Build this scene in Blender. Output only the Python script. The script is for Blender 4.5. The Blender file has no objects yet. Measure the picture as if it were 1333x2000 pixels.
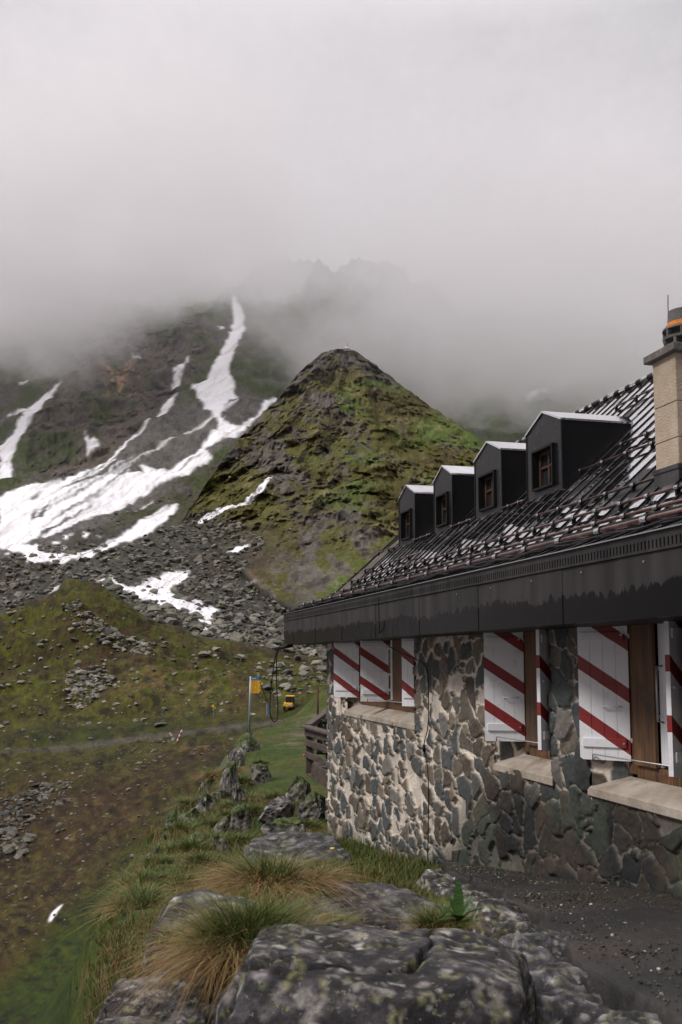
import bpy, bmesh, math, random
import numpy as np
from mathutils import Vector, Matrix
random.seed(7); rng = np.random.default_rng(7)
S = bpy.context.scene
COL = S.collection
# ------------------------------------------------------------------ camera
FPX, PPX, PPY, PITCH = 1944.0, 667.0, 1083.0, math.radians(6)
cd = bpy.data.cameras.new('camera'); cam = bpy.data.objects.new('camera', cd); COL.objects.link(cam)
cd.sensor_fit = 'VERTICAL'; cd.sensor_height = 36; cd.lens = FPX/2000*36
cd.shift_y = (PPY-1000)/2000; cd.shift_x = 0
cd.clip_start = 0.05; cd.clip_end = 6000
cam.location = (0, 0, 0); cam.rotation_euler = (math.radians(96), 0, 0)
cd.dof.use_dof = True; cd.dof.focus_distance = 14.0; cd.dof.aperture_fstop = 7.0
S.camera = cam
# ------------------------------------------------------------------ light
SUN_EL, SUN_AZ = math.radians(46), math.radians(-112)      # overcast; the brighter side of the sky is to the left, a little behind
w = bpy.data.worlds.new('World'); S.world = w; w.use_nodes = True
nt = w.node_tree; nt.nodes.clear(); N = nt.nodes.new; L = nt.links.new
out = N('ShaderNodeOutputWorld'); bg = N('ShaderNodeBackground'); sky = N('ShaderNodeTexSky')
sky.sky_type = 'NISHITA'; sky.sun_disc = False; sky.sun_elevation = SUN_EL; sky.sun_rotation = SUN_AZ
sky.air_density = 1.0; sky.dust_density = 4.0
tc = N('ShaderNodeTexCoord')
# overcast deck: soft cloud noise over direction, bright overhead ahead, greyer to the sides
mp = N('ShaderNodeMapping'); mp.inputs['Scale'].default_value = (1.0, 1.0, 1.6); L(tc.outputs['Generated'], mp.inputs[0])
nz = N('ShaderNodeTexNoise'); nz.inputs['Scale'].default_value = 2.2; nz.inputs['Detail'].default_value = 7; nz.inputs['Roughness'].default_value = .5; nz.inputs['Distortion'].default_value = .25
L(mp.outputs[0], nz.inputs['Vector'])
dot = N('ShaderNodeVectorMath'); dot.operation = 'DOT_PRODUCT'; L(tc.outputs['Generated'], dot.inputs[0])
_b = Vector((-0.10, 0.80, 0.62)).normalized(); dot.inputs[1].default_value = tuple(_b)
mr = N('ShaderNodeMapRange'); mr.inputs['From Min'].default_value = 0.72; mr.inputs['From Max'].default_value = 1.0; mr.inputs['To Min'].default_value = 0.0; mr.inputs['To Max'].default_value = 1.0; mr.interpolation_type='SMOOTHSTEP'
L(dot.outputs['Value'], mr.inputs['Value'])
nm = N('ShaderNodeMath'); nm.operation = 'MULTIPLY_ADD'; L(nz.outputs['Fac'], nm.inputs[0]); nm.inputs[1].default_value = 2.0; nm.inputs[2].default_value = -1.0
ad = N('ShaderNodeMath'); ad.operation = 'ADD'; L(mr.outputs[0], ad.inputs[0]); L(nm.outputs[0], ad.inputs[1])
cr = N('ShaderNodeValToRGB'); L(ad.outputs[0], cr.inputs[0])
cr.color_ramp.elements[0].position = -0.0; cr.color_ramp.elements[0].color = (1.85, 1.70, 1.84, 1)
cr.color_ramp.elements[1].position = 1.0; cr.color_ramp.elements[1].color = (4.9, 4.70, 4.8, 1)
sz = N('ShaderNodeSeparateXYZ'); L(tc.outputs['Generated'], sz.inputs[0])
zr = N('ShaderNodeMapRange'); zr.inputs['From Min'].default_value = 0.55; zr.inputs['From Max'].default_value = 0.95; zr.inputs['To Min'].default_value = 0.68; zr.inputs['To Max'].default_value = 3.2; L(sz.outputs['Z'], zr.inputs['Value'])
gz = N('ShaderNodeVectorMath'); gz.operation = 'SCALE'; L(zr.outputs[0], gz.inputs['Scale'])   # an overcast sky is brighter overhead
mx = N('ShaderNodeMixRGB'); mx.inputs[0].default_value = 0.93; L(sky.outputs[0], mx.inputs[1]); L(cr.outputs[0], gz.inputs[0]); L(gz.outputs[0], mx.inputs[2])
L(mx.outputs[0], bg.inputs['Color']); bg.inputs['Strength'].default_value = 0.14
L(bg.outputs[0], out.inputs['Surface'])
ld = bpy.data.lights.new('sun', 'SUN'); ld.energy = 1.5; ld.angle = math.radians(14); ld.color = (1.0, .97, .93)
lo = bpy.data.objects.new('sun', ld); COL.objects.link(lo)
lo.rotation_euler = Vector((math.sin(SUN_AZ)*math.cos(SUN_EL), math.cos(SUN_AZ)*math.cos(SUN_EL), math.sin(SUN_EL))).to_track_quat('Z', 'Y').to_euler()
vs = S.view_settings; vs.view_transform = 'Standard'; vs.look = 'None'; vs.exposure = 0.60; vs.gamma = 1.0; vs.use_curve_mapping = False
S.cycles.use_denoising = True
S.cycles.max_bounces = 6; S.cycles.diffuse_bounces = 3; S.cycles.glossy_bounces = 3; S.cycles.volume_bounces = 5; S.cycles.transparent_max_bounces = 8
# ------------------------------------------------------------------ helpers
def tag(o, label=None, cat=None, group=None, kind=None):
    if label: o['label'] = label
    if cat: o['category'] = cat
    if group: o['group'] = group
    if kind: o['kind'] = kind
    return o
def empty(name, loc=(0, 0, 0), rz=0.0):
    o = bpy.data.objects.new(name, None); COL.objects.link(o); o.location = loc; o.rotation_euler = (0, 0, rz); o.empty_display_size = .1
    return o
def mesh_np(name, V, Fq, mat=None, parent=None, smooth=False, cols=None, attrs=None):
    """V (n,3); Fq (m,k) faces, all with k corners"""
    me = bpy.data.meshes.new(name); V = np.asarray(V, np.float32); Fq = np.asarray(Fq, np.int32)
    me.vertices.add(len(V)); me.vertices.foreach_set('co', V.ravel())
    m, k = Fq.shape
    me.loops.add(m*k); me.loops.foreach_set('vertex_index', Fq.ravel())
    me.polygons.add(m); me.polygons.foreach_set('loop_start', np.arange(0, m*k, k, dtype=np.int32)); me.polygons.foreach_set('loop_total', np.full(m, k, np.int32))
    me.polygons.foreach_set('use_smooth', np.full(m, smooth, bool))
    me.update(calc_edges=True)
    if cols is not None:
        a = me.color_attributes.new('Col', 'FLOAT_COLOR', 'POINT'); c = np.ones((len(V), 4), np.float32); c[:, :3] = cols; a.data.foreach_set('color', c.ravel())
    for kx, vx in (attrs or {}).items():
        a = me.attributes.new(kx, 'FLOAT', 'POINT'); a.data.foreach_set('value', np.asarray(vx, np.float32).ravel())
    if mat: me.materials.append(mat)
    o = bpy.data.objects.new(name, me); COL.objects.link(o)
    if parent: o.parent = parent
    return o
def grid_faces(nr, nc, keep=None):
    i = np.arange(nr*nc).reshape(nr, nc)
    q = np.stack([i[:-1, :-1], i[:-1, 1:], i[1:, 1:], i[1:, :-1]], -1).reshape(-1, 4)
    return q if keep is None else q[keep.ravel()]
class MB:
    """collects shapes, builds one mesh"""
    def __init__(s): s.v = []; s.f = []
    def add(s, vs_, fs_):
        b = len(s.v); s.v += [tuple(map(float, x)) for x in vs_]; s.f += [tuple(b+i for i in f) for f in fs_]
    def box(s, c, ax, ay, az):
        """centre, three half-axis vectors"""
        c, ax, ay, az = (np.array(q, float) for q in (c, ax, ay, az))
        P = [c+i*ax+j*ay+k*az for k in (-1, 1) for j in (-1, 1) for i in (-1, 1)]
        s.add(P, [(0, 2, 3, 1), (4, 5, 7, 6), (0, 1, 5, 4), (2, 6, 7, 3), (0, 4, 6, 2), (1, 3, 7, 5)])
    def hexa(s, P): s.add(P, [(0, 2, 3, 1), (4, 5, 7, 6), (0, 1, 5, 4), (2, 6, 7, 3), (0, 4, 6, 2), (1, 3, 7, 5)])
    def tube(s, pts, r, n=8, caps=True):
        pts = [np.array(q, float) for q in pts]; rs = r if hasattr(r, '__len__') else [r]*len(pts); rings = []; pu = None
        for i, q in enumerate(pts):
            t = pts[min(i+1, len(pts)-1)]-pts[max(i-1, 0)]; t = t/(np.linalg.norm(t)+1e-9)
            u = np.cross(t, [0, 0, 1.]) if pu is None else pu-t*(pu@t)
            if np.linalg.norm(u) < 1e-4: u = np.cross(t, [0, 1., 0])
            u = u/np.linalg.norm(u); pu = u; v = np.cross(t, u)
            rings.append([q+rs[i]*(math.cos(a)*u+math.sin(a)*v) for a in np.arange(n)*2*math.pi/n])
        fs = []
        for i in range(len(pts)-1):
            for j in range(n): fs.append((i*n+j, i*n+(j+1) % n, (i+1)*n+(j+1) % n, (i+1)*n+j))
        if caps: fs += [tuple(range(n-1, -1, -1)), tuple((len(pts)-1)*n+j for j in range(n))]
        s.add([p for r_ in rings for p in r_], fs)
    def build(s, name, mat=None, parent=None, smooth=False, bevel=0.0, world=True):
        me = bpy.data.meshes.new(name); me.from_pydata(s.v, [], s.f)
        bm = bmesh.new(); bm.from_mesh(me); bmesh.ops.recalc_face_normals(bm, faces=bm.faces)
        if bevel: bmesh.ops.bevel(bm, geom=[e for e in bm.edges], offset=bevel, segments=1, affect='EDGES', clamp_overlap=True)
        bm.to_mesh(me); bm.free()
        if smooth: me.polygons.foreach_set('use_smooth', [True]*len(me.polygons))
        if mat: me.materials.append(mat)
        o = bpy.data.objects.new(name, me); COL.objects.link(o)
        if parent:
            o.parent = parent
            if world: me.transform(pinv(parent))
        return o
def pinv(p):
    m = Matrix.Identity(4)
    ch = []
    while p: ch.append(p); p = p.parent
    for q in reversed(ch): m = m @ q.matrix_basis
    return m.inverted()
def copy_tree(o, parent=None):
    c = o.copy(); COL.objects.link(c); c.parent = parent
    for ch in list(o.children): copy_tree(ch, c)
    return c
# ---- numpy noise
def _h(ix, iy, iz, s):
    h = (ix*374761393 + iy*668265263 + iz*2147483647 + s*1274126177) & 0xffffffff
    h = ((h ^ (h >> 13))*1274126177) & 0xffffffff; h = ((h ^ (h >> 16))*2246822519) & 0xffffffff
    return ((h ^ (h >> 15)) & 0xffffff)/16777215.0
def vnoise(x, y, z=0.0, s=0):
    x, y, z = np.broadcast_arrays(np.asarray(x, float), y, z)
    ix, iy, iz = np.floor(x).astype(np.int64), np.floor(y).astype(np.int64), np.floor(z).astype(np.int64)
    fx, fy, fz = x-ix, y-iy, z-iz
    fx, fy, fz = (q*q*(3-2*q) for q in (fx, fy, fz)); r = 0
    for dz in (0, 1):
        for dy in (0, 1):
            for dx in (0, 1):
                r = r + _h(ix+dx, iy+dy, iz+dz, s)*(fx if dx else 1-fx)*(fy if dy else 1-fy)*(fz if dz else 1-fz)
    return r*2-1
def fbm(x, y, z=0.0, o=5, s=0, g=.5, ridged=False):
    r = 0; a = 1; t = 0
    for k in range(o):
        q = vnoise(x*2**k+17.3*k, y*2**k-9.1*k, z*2**k+3.7*k, s+k)
        if ridged: q = 1-2*np.abs(q)
        r = r+a*q; t += a; a *= g
    return r/t
def sstep(a, b, x): q = np.clip((x-a)/(b-a), 0, 1); return q*q*(3-2*q)
def inpoly(px, py, poly):
    r = np.zeros(px.shape, bool); n_ = len(poly); j = n_-1
    for i in range(n_):
        xi, yi = poly[i]; xj, yj = poly[j]
        c = ((yi > py) != (yj > py)) & (px < (xj-xi)*(py-yi)/((yj-yi) or 1e-9)+xi); r ^= c; j = i
    return r
cp, sp = math.cos(PITCH), math.sin(PITCH)
def pix2w(px, py, Y):
    """photo pixel + forward distance -> world point (used once, to survey the site)"""
    u = PPY-np.asarray(py, float); ry = FPX*cp-u*sp; rz = FPX*sp+u*cp; k = Y/ry
    return np.stack(np.broadcast_arrays((np.asarray(px, float)-PPX)*k, Y+0*k, rz*k), -1)
def w2pix(P):
    fw = P[..., 1]*cp+P[..., 2]*sp; up = -P[..., 1]*sp+P[..., 2]*cp
    return PPX+FPX*P[..., 0]/fw, PPY-FPX*up/fw
# ---- materials
def mat(name, col=(.5, .5, .5), rough=.6, metal=0.0, spec=.5):
    m = bpy.data.materials.new(name); m.use_nodes = True; b = m.node_tree.nodes['Principled BSDF']
    b.inputs['Base Color'].default_value = (*col, 1); b.inputs['Roughness'].default_value = rough; b.inputs['Metallic'].default_value = metal; b.inputs['Specular IOR Level'].default_value = spec
    return m
def nodes(m): return m.node_tree, m.node_tree.nodes.new, m.node_tree.links.new, m.node_tree.nodes['Principled BSDF']
def noise_mat(name, c1, c2, scale=5, rough=(.6, .8), metal=0., bump=.0, bscale=None, detail=8, stretch=(1, 1, 1), lo=.35, hi=.65, spec=.5, c3=None, s3=1.0, t3=(.55, .7)):
    m = mat(name, c1, rough[0], metal, spec); t, N, L, b = nodes(m)
    tc = N('ShaderNodeTexCoord'); mp = N('ShaderNodeMapping'); mp.inputs['Scale'].default_value = stretch; L(tc.outputs['Object'], mp.inputs[0])
    nz = N('ShaderNodeTexNoise'); nz.inputs['Scale'].default_value = scale; nz.inputs['Detail'].default_value = detail; nz.inputs['Roughness'].default_value = .62; L(mp.outputs[0], nz.inputs['Vector'])
    cr = N('ShaderNodeValToRGB'); cr.color_ramp.elements[0].position = lo; cr.color_ramp.elements[1].position = hi
    cr.color_ramp.elements[0].color = (*c1, 1); cr.color_ramp.elements[1].color = (*c2, 1); L(nz.outputs['Fac'], cr.inputs[0]); co = cr.outputs[0]
    if c3:
        n3 = N('ShaderNodeTexNoise'); n3.inputs['Scale'].default_value = s3; n3.inputs['Detail'].default_value = 9; n3.inputs['Roughness'].default_value = .7; L(tc.outputs['Object'], n3.inputs['Vector'])
        r3 = N('ShaderNodeMapRange'); r3.inputs['From Min'].default_value = t3[0]; r3.inputs['From Max'].default_value = t3[1]; L(n3.outputs['Fac'], r3.inputs['Value'])
        m3 = N('ShaderNodeMixRGB'); m3.inputs[2].default_value = (*c3, 1); L(r3.outputs[0], m3.inputs[0]); L(co, m3.inputs[1]); co = m3.outputs[0]
    L(co, b.inputs['Base Color'])
    rr = N('ShaderNodeMapRange'); rr.inputs['To Min'].default_value = rough[0]; rr.inputs['To Max'].default_value = rough[1]; rr.inputs['From Min'].default_value = .3; rr.inputs['From Max'].default_value = .7; L(nz.outputs['Fac'], rr.inputs['Value']); L(rr.outputs[0], b.inputs['Roughness'])
    if bump:
        nb = N('ShaderNodeTexNoise'); nb.inputs['Scale'].default_value = bscale or scale*4; nb.inputs['Detail'].default_value = 6; L(mp.outputs[0], nb.inputs['Vector'])
        bp = N('ShaderNodeBump'); bp.inputs['Strength'].default_value = bump; bp.inputs['Distance'].default_value = .02; L(nb.outputs['Fac'], bp.inputs['Height']); L(bp.outputs[0], b.inputs['Normal'])
    return m
def vcol_mat(name, rough=.9, bscale=3., bump=.4, dist=.1, var=.25, spec=.25, vscale=None):
    """vertex-colour attribute times fine noise, with bump"""
    m = mat(name, (1, 1, 1), rough, 0, spec); t, N, L, b = nodes(m)
    at = N('ShaderNodeAttribute'); at.attribute_name = 'Col'; tc = N('ShaderNodeTexCoord')
    nz = N('ShaderNodeTexNoise'); nz.inputs['Scale'].default_value = vscale or bscale; nz.inputs['Detail'].default_value = 8; nz.inputs['Roughness'].default_value = .7; L(tc.outputs['Object'], nz.inputs['Vector'])
    mr = N('ShaderNodeMapRange'); mr.inputs['From Min'].default_value = .3; mr.inputs['From Max'].default_value = .7; mr.inputs['To Min'].default_value = 1-var; mr.inputs['To Max'].default_value = 1+var; L(nz.outputs['Fac'], mr.inputs['Value'])
    mu = N('ShaderNodeVectorMath'); mu.operation = 'SCALE'; L(at.outputs['Color'], mu.inputs[0]); L(mr.outputs[0], mu.inputs['Scale']); L(mu.outputs[0], b.inputs['Base Color'])
    nb = N('ShaderNodeTexNoise'); nb.inputs['Scale'].default_value = bscale; nb.inputs['Detail'].default_value = 8; nb.inputs['Roughness'].default_value = .65; L(tc.outputs['Object'], nb.inputs['Vector'])
    bp = N('ShaderNodeBump'); bp.inputs['Strength'].default_value = bump; bp.inputs['Distance'].default_value = dist; L(nb.outputs['Fac'], bp.inputs['Height']); L(bp.outputs[0], b.inputs['Normal'])
    return m
def mixc(a, b, t): return a*(1-t[..., None])+np.asarray(b)*t[..., None]
# ------------------------------------------------------------------ terrain
def net_surface(cols, Yr, PYr, nr, nc, sub=None):
    """cols: px of the survey columns; Yr, PYr: (rows, cols) distance and survey height; smooth (Catmull-Rom) loft"""
    cols = np.array(cols, float); Yr = np.log(np.array(Yr, float)); PYr = np.array(PYr, float)
    if Yr.ndim == 1: Yr = np.repeat(Yr[:, None], len(cols), 1)
    def cr(A, x, xs):                                     # interpolate rows of A (len(xs), m) at x, cubic Hermite with limited tangents
        d = np.gradient(A, xs, axis=0); sl = np.diff(A, axis=0)/np.diff(xs)[:, None]
        mn = np.minimum(np.abs(np.vstack([sl[:1], sl])), np.abs(np.vstack([sl, sl[-1:]])))*2.2
        d = np.clip(d, -mn, mn)
        i = np.clip(np.searchsorted(xs, x)-1, 0, len(xs)-2); h = (xs[i+1]-xs[i]); t = ((x-xs[i])/h)[:, None]; h = h[:, None]
        return (2*t**3-3*t**2+1)*A[i]+(t**3-2*t**2+t)*h*d[i]+(-2*t**3+3*t**2)*A[i+1]+(t**3-t**2)*h*d[i+1]
    # row parameter proportional to the arc seen (so that mesh density follows the view)
    w_ = np.abs(np.diff(PYr, axis=0)).mean(1)+60*np.diff(Yr, axis=0).mean(1); w_ = np.minimum(w_, 330); w_ = np.concatenate([[0], np.cumsum(w_)])
    xs = w_/w_[-1]; u = np.linspace(0, 1, nr)
    Yu, Pu = cr(Yr, u, xs), cr(PYr, u, xs)
    px = np.linspace(cols[0], cols[-1], nc)
    Yg, Pg = cr(Yu.T, px, cols).T, cr(Pu.T, px, cols).T
    PX = np.broadcast_to(px[None], Yg.shape)
    return PX, Pg, np.exp(Yg), u
VC = [-500, -150, 0, 75, 150, 225, 300, 375, 450, 525, 600, 680, 780, 900, 1050, 1333, 1800]
VY = [5, 20, 35, 60, 85, 105, 113, 126, 150, 176, 200, 255, 330, 430, 560, 720, 900, 1150, 1500]
VP = [
 [5200,5200,5200,5200,5200,5200,5200,5200,5200,5200,5200,5200,5200,5200,5200,5200,5200],
 [2350,2300,2250,2200,2150,2100,2050,2000,1950,1930,1900,1900,1900,1900,1900,1900,1900],
 [2030,2010,1985,1945,1900,1850,1800,1760,1720,1690,1660,1650,1640,1640,1640,1640,1640],
 [1770,1745,1720,1705,1680,1640,1600,1560,1530,1510,1500,1490,1480,1480,1480,1480,1480],
 [1580,1570,1560,1558,1550,1530,1505,1480,1460,1450,1440,1435,1430,1430,1430,1430,1430],
 [1485,1478,1470,1467,1462,1453,1442,1433,1425,1415,1407,1400,1400,1400,1400,1400,1400],
 [1470,1462,1457,1454,1448,1438,1428,1419,1409,1402,1396,1392,1392,1392,1392,1392,1392],
 [1440,1430,1422,1420,1414,1405,1398,1392,1382,1376,1372,1370,1370,1370,1370,1370,1370],
 [1350,1340,1325,1310,1290,1290,1298,1310,1328,1338,1342,1340,1340,1340,1340,1340,1340],
 [1330,1265,1208,1180,1146,1172,1222,1250,1275,1292,1305,1305,1305,1305,1305,1305,1305],
 [1340,1300,1255,1240,1225,1230,1245,1250,1258,1272,1285,1285,1285,1285,1285,1285,1285],
 [1260,1225,1200,1192,1190,1192,1200,1210,1225,1240,1255,1255,1255,1255,1255,1255,1255],
 [1150,1120,1105,1105,1108,1112,1120,1130,1145,1165,1185,1190,1190,1190,1190,1190,1190],
 [1070,1055,1045,1040,1035,1032,1030,1032,1045,1060,1080,1090,1090,1080,1070,1070,1080],
 [985,970,955,945,930,925,918,912,905,910,930,950,950,960,965,980,1000],
 [900,880,865,850,832,822,812,800,785,780,800,830,850,880,880,890,900],
 [800,780,755,735,712,700,692,680,665,660,680,700,740,815,815,825,830],
 [700,670,650,630,610,615,610,605,600,595,585,580,600,660,700,720,730],
 [640,620,600,590,580,590,585,580,575,565,555,555,580,640,660,690,700]]
PX, PY, YD, u_ = net_surface(VC, VY, VP, 1050, 860)
W0 = pix2w(PX, PY, YD)
X, Y, Z = W0[..., 0], W0[..., 1], W0[..., 2]
# relief: bigger with distance; keeps the valley floor and road calm
farw = sstep(240, 700, YD); nearw = 1-sstep(150, 260, YD)
cl_poly = [(140,700),(230,650),(330,640),(420,690),(370,760),(320,850),(240,880),(150,930),(120,880),(100,800)]
def grid_nz(W):
    a = np.gradient(W, axis=0); b = np.gradient(W, axis=1); q = np.cross(b, a); return np.abs(q[..., 2])/(np.linalg.norm(q, axis=-1)+1e-9)
def soft(poly, s=18, k=1):
    jx = fbm(PX/60., PY/60., 0, 4, 50+k)*s; jy = fbm(PX/60., PY/60., 5, 4, 60+k)*s
    return inpoly(PX+jx, PY+jy, poly)
def blur(a, n=3):
    a = a.astype(float)
    for _ in range(n):
        a[1:-1] = (a[:-2]+2*a[1:-1]+a[2:])/4; a[:, 1:-1] = (a[:, :-2]+2*a[:, 1:-1]+a[:, 2:])/4
    return a
rg = fbm(X/90, Y/120, Z/70, 6, 11, .52, ridged=True); f1 = fbm(X/14, Y/14, Z/14, 6, 12, .6)
Z2 = Z + farw*(rg*10+f1*4) + sstep(950, 1250, YD)*(fbm(X/75, Y/300, 0, 6, 19, .62, ridged=True)*55) + nearw*fbm(X/7, Y/7, 0, 5, 13, .55)*1.1*sstep(15, 60, YD) + nearw*sstep(120, 135, YD)*(fbm(X/11, Y/9, Z/9, 5, 18, .6, ridged=True)*1.5) + (1-farw)*(1-nearw)*fbm(X/9, Y/9, 0, 5, 14, .6)*1.6
road = sstep(104.5, 106.5, YD)*(1-sstep(110, 112, YD))
Z2 = Z2*(1-road)+(Z-.1)*road
cliffs = blur(soft([(100,770),(150,690),(260,650),(420,650),(400,740),(330,800),(260,870),(200,900),(120,960),(60,900),(70,820)], 25, 2), 6)
RD = cliffs*fbm((X*.75+Z*.66)/18, Y/90, (Z*.75-X*.66)/52, 7, 15, .62, ridged=True)*26      # pushes cliff faces in and out along the view direction
Z2 = Z2 + (1-.8*road)*YD*(.0010*fbm(PX/9, PY/5, 0, 4, 16, .6)+.0016*fbm(PX/34, PY/20, 0, 3, 17, .6))
W1 = np.stack([X, Y, Z2], -1)*(1+RD/YD)[..., None]
# ---- colours (linear reflectance)
C = lambda *a: np.array(a, float)
GR, GR2, OLIVE, BROWN, STRAW, ROCK, ROCKW, SCREE, SNOW = C(.040,.046,.007), C(.06,.07,.012), C(.066,.058,.014), C(.044,.026,.013), C(.16,.105,.045), C(.06,.055,.048), C(.12,.09,.065), C(.095,.092,.075), C(.86,.86,.88)
def ground_colours():
    n1, n2, n3, n4 = fbm(X/22, Y/60, Z/18, 6, 21, .6), fbm(X/6, Y/15, Z/5, 6, 22, .65), fbm(X/1.6, Y/3.5, Z/1.2, 5, 23, .7), fbm(PX/13, PY/7, 0, 5, 24, .65)
    c = np.broadcast_to(GR, X.shape+(3,)).copy()
    c = mixc(c, OLIVE, sstep(-.15, .25, n2)*.8)
    c = mixc(c, BROWN, sstep(.0, .35, n1+.5*n3)*.85)
    # left slope: brown with green foot along the ridge
    sl = 1-sstep(85, 102, YD); along = PY-(1885-PX*.92)       # >0 towards the ridge foot
    br = sl*(1-sstep(-60, 40, along+70*n1+25*n4))
    c = mixc(c, mixc(np.broadcast_to(BROWN*1.15, c.shape), OLIVE*1.0, sstep(-.05, .35, n4+n2*.6)*.75), br*.95)
    c = mixc(c, STRAW*.75, sl*sstep(.30, .55, n4+n3*.3)*.6*br)
    c = mixc(c, C(.032,.050,.006), sl*sstep(0, 60, along+50*n1)*(1-.5*sstep(0,.4,n4)))
    # hillock: mossy green left face and crown, straw and brown on the lower front
    hl = sstep(118, 130, YD)*(1-sstep(190, 205, YD))
    c = mixc(c, mixc(np.broadcast_to(C(.082,.086,.011), c.shape), BROWN, sstep(-.12, .3, n4+.4*n2)*.85), hl*.9)
    sg = np.exp(-(((PX-330)/130)**2+((PY-1345)/45)**2)); c = mixc(c, STRAW, hl*np.clip(sg*1.3, 0, 1)*sstep(-.15, .3, n4+n3*.4)*.75)
    bb = np.exp(-(((PX-200)/90)**2+((PY-1255)/70)**2)); c = mixc(c, BROWN*1.3, hl*bb*sstep(-.25, .2, n4+n2*.4)*.8)
    bs = np.exp(-(((PX-60)/160)**2+((PY-1440)/22)**2)); c = mixc(c, C(.045,.036,.03), hl*bs*sstep(-.3, .2, n4)*.8)
    # boulder field base
    bf = sstep(195, 215, YD)*(1-sstep(400, 520, YD)+.0)
    c = mixc(c, mixc(np.broadcast_to(SCREE*.62, c.shape), BROWN, sstep(.1, .5, n1)*.6), bf)
    # higher slopes
    up = sstep(400, 520, YD)
    c = mixc(c, mixc(np.broadcast_to(C(.07,.066,.046), c.shape), C(.040,.055,.016), sstep(-.25, .15, n1+n2*.3+.15*fbm(PX/70, PY/70, 0, 3, 29))), up)
    c = mixc(c, C(.072,.066,.062), up*sstep(.05, .4, -n1+n4*.5)*.85)
    sc = blur(soft([(0,980),(200,900),(330,820),(460,780),(560,790),(480,860),(380,930),(250,1010),(60,1090),(0,1110)], 22, 3), 5)
    c = mixc(c, C(.10,.092,.086), sc*.85)
    rk = cliffs*sstep(-.22, .15, fbm((X*.75+Z*.66)/16, Y/90, (Z*.75-X*.66)/40, 6, 31, .65))
    c = mixc(c, C(.095,.074,.064), rk*.8); c = mixc(c, C(.035,.032,.031), cliffs*sstep(.1, .4, fbm(X/9, Y/40, Z/22, 5, 33, .7))*.8)
    org = np.exp(-(((PX-232)/34)**2+((PY-742)/36)**2)); c = mixc(c, C(.30,.18,.12), np.clip(org*1.3, 0, 1)*sstep(-.1, .25, n4+n2*.3)*.9)
    rgt = sstep(820, 950, PX)*up; c = mixc(c, C(.055,.075,.022), rgt*.8*sstep(-.4, .1, n1))
    # road: grey gravel with a greener verge
    rc = mixc(np.broadcast_to(C(.085,.078,.062), c.shape), OLIVE, sstep(.0, .4, n4)*.5); c = mixc(c, rc, road*sstep(-50, 120, PX)*.9+road*.3*(1-sstep(-50, 120, PX)))
    orr = np.exp(-(((PX-390)/75)**2+((PY-1460)/12)**2)); c = mixc(c, C(.15,.085,.042), np.clip(orr, 0, 1)*sstep(-.1, .3, n4+.3*n3)*.7)
    n5 = fbm(PX/3.2, PY/1.9, 0, 3, 25, .7); n6 = fbm((PX+PY*1.2)/26, (PY-PX*.5)/7, 0, 5, 26, .65)
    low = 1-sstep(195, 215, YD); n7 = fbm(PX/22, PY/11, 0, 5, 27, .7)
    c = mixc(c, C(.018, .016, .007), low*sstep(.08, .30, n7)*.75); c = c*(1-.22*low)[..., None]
    c = c*(1+.50*n3+.45*n4+.60*n5+.45*n6)[..., None]
    return np.clip(c, .008, .9)
CG = ground_colours()
SNOWP = [
 [(0,978),(60,962),(120,948),(180,925),(240,880),(290,840),(330,800),(345,788),(343,800),(318,826),(262,868),(215,905),(230,912),(180,940),(120,965),(160,960),(210,940),(290,935),(270,920),(330,925),(380,900),(420,865),(428,838),(418,825),(400,815),(385,790),(375,770),(395,762),(420,720),(450,665),(455,610),(478,620),(480,648),(458,690),(448,735),(463,790),(430,822),(440,840),(470,848),(500,825),(528,785),(550,775),(548,790),(520,812),(465,870),(400,888),(415,912),(370,935),(310,955),(270,975),(215,1005),(150,1030),(110,1052),(60,1062),(0,1075)],
 [(0,835),(40,810),(60,795),(100,775),(122,748),(112,768),(85,800),(60,835),(40,870),(20,905),(28,930),(0,940),(0,880),(30,850),(48,815),(20,820)],
 [(30,765),(60,748),(45,762)],
 [(335,770),(345,735),(375,692),(365,720),(350,755),(338,775)],
 [(168,862),(178,872),(190,862),(188,880),(172,888)],
 [(100,1105),(150,1085),(210,1062),(255,1040),(300,1010),(350,982),(338,1010),(318,1035),(280,1052),(230,1068),(180,1090),(130,1105)],
 [(385,1015),(430,990),(480,975),(520,940),(535,930),(522,950),(490,985),(440,1000),(400,1018)],
 [(445,1085),(460,1068),(492,1066),(470,1080)],
 [(215,1130),(260,1150),(285,1140),(330,1118),(372,1122),(360,1140),(330,1150),(345,1170),(395,1175),(430,1190),(415,1215),(405,1235),(385,1205),(335,1190),(300,1175),(262,1168)],
 [(40,1065),(90,1080),(150,1085),(90,1105),(50,1100)],
 [(190,1130),(230,1135),(200,1145)],
 [(480,1142),(505,1132),(490,1145)],
 [(0,1062),(80,1070),(60,1088),(0,1080)],
 [(435,648),(425,640),(440,642)],[(300,615),(308,628),(302,616)],[(255,690),(278,709),(270,706)],[(1030,775),(1070,762),(1060,772),(1034,790)],
 [(100,1150),(125,1142),(118,1160),(102,1165)],
]
def snow_mask(PX, PY, poly_list, j=5):
    m = np.zeros(PX.shape, bool)
    st = (PX+PY*1.2)                                       # streaks follow the slope
    jx = fbm(PX/16, PY/9, 0, 5, 71, .65)*j*2.0; jy = fbm(PX/16, PY/9, 4, 5, 72, .65)*j
    for p_ in poly_list: m |= inpoly(PX+jx, PY+jy, p_)
    return m
m = snow_mask(PX, PY, SNOWP)
holes = fbm((PX+PY*1.1)/60, (PY-PX*-.55)/7, 0, 5, 73, .62)     # rocky streaks breaking the field
m &= ~((holes > .20) & (PY > 830) & (PY < 1120) & (PX > 60))
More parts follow.
